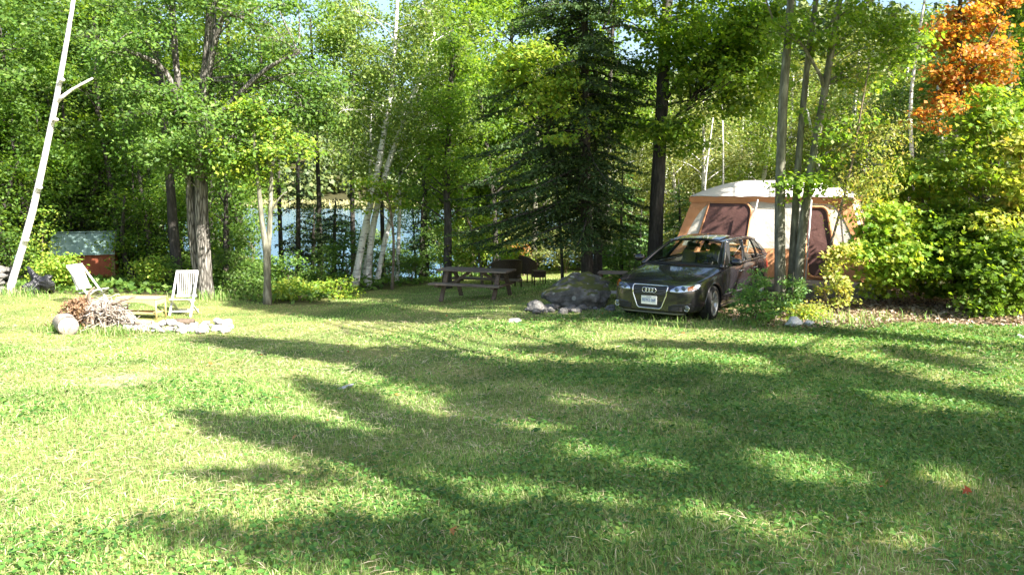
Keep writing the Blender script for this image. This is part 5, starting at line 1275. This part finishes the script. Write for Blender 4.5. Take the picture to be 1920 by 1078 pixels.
# grille
go = [(-.335, .655), (-.31, .672), (.31, .672), (.335, .655), (.325, .52), (.24, .30), (.20, .272), (-.20, .272), (-.24, .30), (-.325, .52)]
mb = MB(); fill(mb, dens(go, 4), onf, .004); grille = mb.build('grille', blackp, car)
mb = MB(); pts_ = [onf(p[0], p[1], .010) for p in dens(go, 4)]; mb.tube(pts_ + pts_[:2], .0125, 8, cap=False); mb.build('grille_frame', chrome, grille)
mb = MB()
for z in (.535, .56, .585, .61, .635):
    mb.tube([onf(-.315 + .63 * i / 12, z, .012) for i in range(13)], .004, 6)
mb.build('grille_bars', plain('grille_bar_grey', (.16, .16, .17), .3, metallic=.6), grille)
mb = MB(); fill(mb, dens([(-.315, .515), (.315, .515), (.28, .40), (-.28, .40)], 6), onf, .009); mb.build('plate_panel', paint, grille)
mb = MB()
for k in range(4):
    c = Vector(onf(-.0915 + .061 * k, .598, .026)); r0 = .043
    mb.tube([(c.x, c.y + r0 * math.cos(a), c.z + r0 * math.sin(a)) for a in np.linspace(0, 2 * math.pi, 25)], .0075, 7, cap=False)
mb.build('ring_emblem', chrome, grille)
c = Vector(onf(0, .42, .02)); mb = MB(); mb.box((c.x + .004, 0, .418), (.008, .305, .152), bev=.003); plate = mb.build('licence_plate', platem, car)
def text(s, size, loc, name, mat, parent):
    cu = bpy.data.curves.new(name, 'FONT'); cu.body = s; cu.size = size; cu.align_x = 'CENTER'; cu.align_y = 'CENTER'; cu.extrude = .0012
    o = bpy.data.objects.new(name, cu); COL.objects.link(o); o.rotation_euler = (math.pi / 2, 0, math.pi / 2)
    bpy.context.view_layer.update(); me_ = bpy.data.meshes.new_from_object(o.evaluated_get(bpy.context.evaluated_depsgraph_get())); bpy.data.objects.remove(o)
    o = ob(name, me_, mat, parent); o.rotation_euler = (math.pi / 2, 0, math.pi / 2); o.location = loc; return o
t1 = text('BEWZ 068', .070, (c.x + .0095, 0, .418), 'plate_characters', plateb, plate); t1.scale = (.82, 1.15, 1)
text('ONTARIO', .022, (c.x + .0095, 0, .477), 'plate_heading', plateb, plate)
# lamps
for s in (-1, 1):
    ol = dens([(s * .385, .588), (s * .40, .628), (s * .50, .672), (s * .66, .704), (s * .775, .716), (s * .80, .69), (s * .79, .64), (s * .74, .612), (s * .56, .583)], 4)
    mb = MB(); fill(mb, ol, onf, .004); hl = mb.build('headlight', silverr, car)
    mb = MB()
    for (y, z, r_) in ((.50, .628, .042), (.605, .645, .046)):
        p = Vector(onf(s * y, z, .004)); mb.ell(p, (.02, r_, r_))
    mb.build('lamp_bowl', plain('lamp_bowl_dark', (.10, .13, .18), .1, metallic=.6), hl)
    mb = MB(); fill(mb, dens([(s * .66, .704), (s * .772, .716), (s * .80, .69), (s * .79, .64), (s * .68, .598)], 4), onf, .008); mb.build('turn_signal', amber, hl)
    mb = MB(); mb.tube([onf(p[0], p[1], .006) for p in dens([(s * .39, .59), (s * .56, .586), (s * .73, .614)], 8, False)], .008, 6); mb.build('chrome_edge', chrome, hl)
    mb = MB(); fill(mb, ol, onf, .016); mb.build('lens', clear, hl)
    sl_ = dens([(s * .36, .335), (s * .735, .372), (s * .765, .33), (s * .735, .245), (s * .36, .235)], 5)
    mb = MB(); fill(mb, sl_, onf, .004); sc_ = mb.build('air_intake', blackp, car)
    mb = MB()
    for z in (.262, .288, .314): mb.tube([onf(s * (.38 + .22 * i / 6), z, .008) for i in range(7)], .006, 5)
    mb.build('intake_bars', dull, sc_)
    p = Vector(onf(s * .67, .305, .012)); mb = MB(); r0 = .047
    mb.tube([(p.x + .008 - .0 * k, p.y + r0 * math.cos(a), p.z + r0 * math.sin(a)) for k, a in enumerate(np.linspace(0, 2 * math.pi, 25))], .007, 7, cap=False); fg = mb.build('fog_lamp', chrome, car)
    mb = MB(); mb.ell(p, (.012, r0 * .9, r0 * .9)); mb.build('fog_lens', plain('fog_glass', (.18, .19, .19), .1, metallic=.5), fg)
    mb = MB(); mb.tube([onf(s * (.42 + .32 * i / 8), .352 + .03 * i / 8, .006) for i in range(9)], .009, 6); mb.build('bumper_crease', paint, car)
mb = MB(); mb.grid(lambda u, v: (lambda y, z: onf(y, z, .012 + .02 * math.sin(math.pi * v)))(-.62 + 1.24 * u, .196 + .022 * v), 40, 3); mb.build('front_lip', plain('lip_grey', (.22, .22, .23), .35, metallic=.4), car)
# flank details
mb = MB()
def seam(mb, pl, fn, r_=.005): mb.tube([fn(p[0], p[1]) for p in dens(pl, 10, False)], r_, 5, cap=False)
for s in (-1, 1):
    f_ = lambda x, z, s=s: ons(x, z, s, -.001)
    seam(mb, [(.62, .93), (.66, .60), (.60, .26), (-.30, .26)], f_); seam(mb, [(-.30, .95), (-.33, .6), (-.30, .26), (-.88, .26), (-.96, .45), (-1.16, .70), (-1.22, .96)], f_)
    seam(mb, [(.9, .60), (.9, .26)], f_, .003)
for s in (-1, 1):
    mb.tube([ont(.74 + (1.98 - .74) * i / 20, s * (.72 - .16 * (i / 20) ** 2), -.001) for i in range(21)], .005, 5, cap=False)
mb.tube([ont(1.99 + .045 * (1 - (2 * i / 16 - 1) ** 2), -.56 + 1.12 * i / 16, -.001) for i in range(17)], .005, 5, cap=False)
mb.build('panel_gaps', blackp, car)
for s in (-1, 1):
    mb = MB(); mb.tube([ons(.86 - 1.72 * i / 16, .435, s, .006) for i in range(17)], .012, 6); mb.build('side_moulding', dull, car)
    mb = MB(); mb.tube([ons(.86 - 1.76 * i / 16, .225, s, .0) for i in range(17)], .03, 8); mb.build('sill', paint, car)
    for x in (-.16, -.98):
        p = Vector(ons(x, .80, s, .018)); mb = MB(); mb.tube([(p.x + .09, p.y - s * .02, p.z), (p.x + .07, p.y, p.z + .004), (p.x - .07, p.y, p.z + .008), (p.x - .09, p.y - s * .02, p.z + .006)], .013, 7); mb.build('door_handle', chrome, car)
    mb = MB(); mb.bar((.56, s * .86, .97), (.55, s * .95, .985), .05, .07); mb.ell((.55, s * 1.00, 1.02), (.075, .12, .075), 14, 10); mr = mb.build('wing_mirror', paint, car)
    mb = MB(); mb.ell((.50, s * 1.00, 1.02), (.04, .10, .06), 12, 8); mb.build('mirror_glass', silverr, mr)
# greenhouse
def beltp(x): return (x, .822 - .02 * max(0, (-x - .9)), .94 + .018 * (.62 - x))
BX0, BX1 = .74, -1.96
def lerp(a, b_, t): return tuple(a[i] + (b_[i] - a[i]) * t for i in range(3))
RL = smooth_path([(-.05, .555, 1.352), (-.5, .575, 1.385), (-1.0, .575, 1.392), (-1.45, .562, 1.375), (-1.86, .53, 1.325)], 10)
RLs = np.linspace(0, 1, len(RL))
def railp(t): return tuple(np.interp(t, RLs, RL[:, k]) for k in range(3))
def side(t, v, s=1, off=0):
    B_ = beltp(BX0 + (BX1 - BX0) * t); T_ = railp(t); p = lerp(B_, T_, v); bul = .028 * math.sin(math.pi * v) + off
    return (p[0], s * (p[1] + bul * .93), p[2] + bul * .3)
def headp(u, x=-.05): return (x + .07 * (1 - (2 * u - 1) ** 2), .555 * (2 * u - 1), 1.352 + .045 * (1 - (2 * u - 1) ** 2))
def wind(u, v, off=0):
    a = abs(2 * u - 1); B_ = (.74 + .20 * (1 - a ** 2.2), .80 * (2 * u - 1), .945 + .035 * (1 - a * a)); T_ = headp(u); p = lerp(B_, T_, v); bul = .03 * math.sin(math.pi * v) + off
    return (p[0] + bul * .55, p[1], p[2] + bul * .8)
def roofp(u, v):   # v 0 front .. 1 rear
    L_ = railp(v); w = L_[1]; y = w * (2 * u - 1); cr = .045 * (1 - (2 * u - 1) ** 2) + .006 * math.sin(math.pi * v)
    fx = .07 * (1 - (2 * u - 1) ** 2) * (1 - v) - .05 * (1 - (2 * u - 1) ** 2) * v
    return (L_[0] + fx, y, L_[2] + cr)
mb = MB(); mb.grid(roofp, 24, 30); mb.grid(lambda u, v: tuple(np.array(roofp(1 - u, v)) - [0, 0, .03]), 16, 16); roof = mb.build('roof', paint, car)
mb = MB(); mb.grid(lambda u, v: tuple(np.array(roofp(.12 + .76 * u, .05 + .30 * v)) + [0, 0, .012 + .02 * v]), 12, 10); mb.grid(lambda u, v: tuple(np.array(roofp(.88 - .76 * u, .05 + .30 * v)) + [0, 0, .004]), 12, 10); mb.build('sunroof', plain('dark_tinted_glass', (.012, .013, .015), .06, coat=1), roof)
mb = MB(); mb.grid(wind, 28, 14, u0=.03, u1=.97, v0=.02, v1=.985); mb.build('windscreen', glass, car)
mb = MB(); mb.grid(lambda u, v: wind(u, v, .002), 24, 2, u0=.02, u1=.98, v0=-.04, v1=.03)
mb.grid(lambda u, v: wind(u, v, .003), 24, 2, u0=.02, u1=.98, v0=.965, v1=1.0)
for (ua, ub) in ((.02, .05), (.95, .98)): mb.grid(lambda u, v: wind(u, v, .002), 3, 14, u0=ua, u1=ub)
mb.build('windscreen_border', blackp, car)
for s in (-1, 1):
    mb = MB(); mb.tube([np.array(wind(.5 + s * .5, v)) + [0, -s * .004, 0] for v in np.linspace(-.05, 1.0, 12)], [.046 - .014 * i / 11 for i in range(12)], 10); mb.tube([np.array(railp(t)) * [1, s, 1] + [0, 0, -.004] for t in np.linspace(0, 1, 24)], .030, 9); mb.build('roof_pillar', paint, car)
    # glass, pillars
    for nm, t0, t1_, vt in (('side_window', .10, .385, .93), ('side_window', .435, .70, .93), ('quarter_window', .735, .90, .90)):
        def gf(u, v, s=s, t0=t0, t1_=t1_, vt=vt):
            return side(t0 + (t1_ - t0) * u, .045 + (vt - .045) * v, s, -.004)
        mb = MB(); mb.grid(gf, 10, 10); w_ = mb.build(nm, glass, car)
        bd = [gf(u, 0) for u in np.linspace(0, 1, 9)] + [gf(1, v) for v in np.linspace(0, 1, 9)] + [gf(u, 1) for u in np.linspace(1, 0, 9)] + [gf(0, v) for v in np.linspace(1, 0, 9)]
        mb = MB(); mb.tube(bd + bd[1:2], .012, 6, cap=False); mb.build('window_seal', blackp, w_)
    mb = MB()
    for (t0, t1_) in ((.0, .10), (.385, .435), (.70, .735)): mb.grid(lambda u, v: side(t0 + (t1_ - t0) * u, v, s, .002), 4, 12)
    mb.grid(lambda u, v: side(u * .9, .92 + .08 * v, s, .001), 30, 2); mb.grid(lambda u, v: side(u * .95, -.06 + .105 * v, s, .003), 30, 2)
    mb.build('window_pillar', blackp, car)
    mb = MB(); mb.grid(lambda u, v: side(.90 + .10 * u, v, s, .003), 5, 14); mb.grid(lambda u, v: side(.735 + .17 * u, .88 + .12 * v, s, .003), 5, 3); mb.build('rear_pillar', paint, car)
    mb = MB(); mb.tube([side(t, .0, s, .016) for t in np.linspace(.04, .93, 24)], .009, 6); mb.tube([side(t, .955, s, .01) for t in np.linspace(.06, .9, 24)], .007, 6); mb.tube([side(.412, v, s, .012) for v in np.linspace(.02, .95, 8)], .006, 5); mb.build('window_trim', chrome, car)
# rear glass and tailgate top
def rear(u, v):
    a = 2 * u - 1; T_ = (-1.86 - .05 * (1 - a * a), .53 * a, 1.325 + .045 * (1 - a * a)); B_ = (-1.98 - .12 * (1 - a * a), .745 * a, .99); return lerp(B_, T_, v)
mb = MB(); mb.grid(rear, 20, 12, u0=.09, u1=.91, v0=.06, v1=.93); mb.build('rear_window', glass, car)
mb = MB()
for (ua, ub, va, vb_) in ((0, .09, 0, 1), (.91, 1, 0, 1), (.09, .91, -.05, .06), (.09, .91, .93, 1)): mb.grid(rear, 10, 8, u0=ua, u1=ub, v0=va, v1=vb_)
mb.build('tailgate', paint, car)
for s in (-1, 1):
    mb = MB(); p = ons(-1.93, .83, s, .006); mb.grid(lambda u, v: ons(-1.80 - .28 * u, .74 + .18 * v, s, .006), 8, 6); mb.build('tail_light', redl, car)
# wheels, liners
for ax in (1.29, -1.29):
    for s in (-1, 1):
        w_ = bpy.data.objects.new('wheel', None); COL.objects.link(w_); w_.parent = car; w_.location = (ax, s * .775, WZ)
        if ax > 0: w_.rotation_euler = (0, 0, R(5))
        pr = [(.215, -.095), (.235, -.108), (.285, -.112), (.306, -.098), (WR, -.075), (WR + .002, 0), (WR, .075), (.306, .098), (.285, .112), (.235, .108), (.215, .095)]
        mb = MB(); mb.lathe(pr, 40, 'y'); mb.build('tyre', rubber, w_)
        mb = MB(); mb.lathe([(.218, -.09), (.225, -.10), (.232, s * .0 - .10)], 40, 'y'); mb.lathe([(.222, s * .085), (.236, s * .104), (.226, s * .108), (.205, s * .09), (.19, s * .03), (.19, -s * .08)], 40, 'y')
        mb.lathe([(.001, s * .075), (.05, s * .075), (.062, s * .06), (.062, s * .02)], 20, 'y')
        for k in range(5):
            for dd in (-.16, .16):
                a = 2 * math.pi * k / 5 + .3; b1 = a + dd
                mb.bar((.045 * math.cos(a), s * .06, .045 * math.sin(a)), (.215 * math.cos(b1), s * .08, .215 * math.sin(b1)), .03, .022, up=(0, 1, 0), bev=.006)
        mb.build('rim', alloy, w_)
        mb = MB(); mb.lathe([(.001, s * .0), (.145, s * .0), (.145, s * .02), (.001, s * .02)], 28, 'y'); mb.build('brake_disc', plain('steel_disc', (.25, .25, .25), .35, metallic=.8), w_)
mb = MB()
for ax in (1.29, -1.29):
    for s in (-1, 1):
        mb = MB(); n = 26; a = np.linspace(-.35, math.pi + .35, n); vs = [(ax + (AR + .006) * math.cos(t), s * yy, WZ + (AR + .006) * math.sin(t)) for yy in (.52, .868) for t in a] + [(ax, s * .52, WZ)]
        mb.add(vs, [(i, i + 1, n + i + 1, n + i) for i in range(n - 1)] + [(2 * n, i, i + 1) for i in range(n - 1)], True); mb.build('wheel_arch_liner', blackp, car)
for ax in (1.29, -1.29):
    for s in (-1, 1):
        mb = MB(); mb.tube([(lambda q: (q[0], q[1], q[2]))(ons(ax + (AR + .012) * math.cos(t), WZ + (AR + .012) * math.sin(t), s, -.002)) for t in np.linspace(-.28, math.pi + .28, 34)], .013, 7); mb.build('arch_lip', paint, car)
# cabin
mb = MB(); mb.grid(lambda u, v: (.84 - .42 * v, -.74 + 1.48 * u, .93 + .05 * math.sin(math.pi * v) - .05 * v), 12, 6); mb.box((.45, 0, .78), (.12, 1.4, .3)); mb.build('dashboard', blackp, car)
mb = MB(); a_ = np.linspace(0, 2 * math.pi, 25); mb.tube([(.26 + .06 * math.sin(t), .36 + .18 * math.cos(t), .90 + .17 * math.sin(t)) for t in a_], .016, 7, cap=False); mb.bar((.26, .20, .90), (.26, .52, .90), .03, .02); mb.build('steering_wheel', blackp, car)
for y in (-.36, .36):
    mb = MB(); mb.box((-.12, y, .58), (.52, .5, .16), bev=.06); mb.bar((-.34, y, .60), (-.52, y, 1.12), .48, .13, up=(0, 1, 0), bev=.055); st_ = mb.build('seat', seatm, car)
    mb = MB(); mb.bar((-.53, y, 1.13), (-.57, y, 1.30), .26, .10, up=(0, 1, 0), bev=.045); mb.build('headrest', seatm, st_)
mb = MB(); mb.box((-1.0, 0, .58), (.5, 1.26, .18), bev=.05); mb.bar((-1.28, 0, .6), (-1.44, 0, 1.08), 1.26, .13, up=(0, 1, 0), bev=.05); mb.build('rear_bench', seatm, car)
for y in (-.36, .36): mb = MB(); mb.bar((-1.45, y, 1.09), (-1.48, y, 1.20), .24, .09, up=(0, 1, 0), bev=.04); mb.build('rear_headrest', seatm, car)
mb = MB(); mb.box((.16, 0, 1.29), (.03, .24, .07), bev=.012); mb.build('rear_view_mirror', blackp, car)
for s in (1, -1): mb = MB(); mb.tube([wind(.5 + s * .02 + s * .0, .03, .012), wind(.5 - s * .40, .06, .014)], .008, 5); mb.build('wiper', blackp, car)
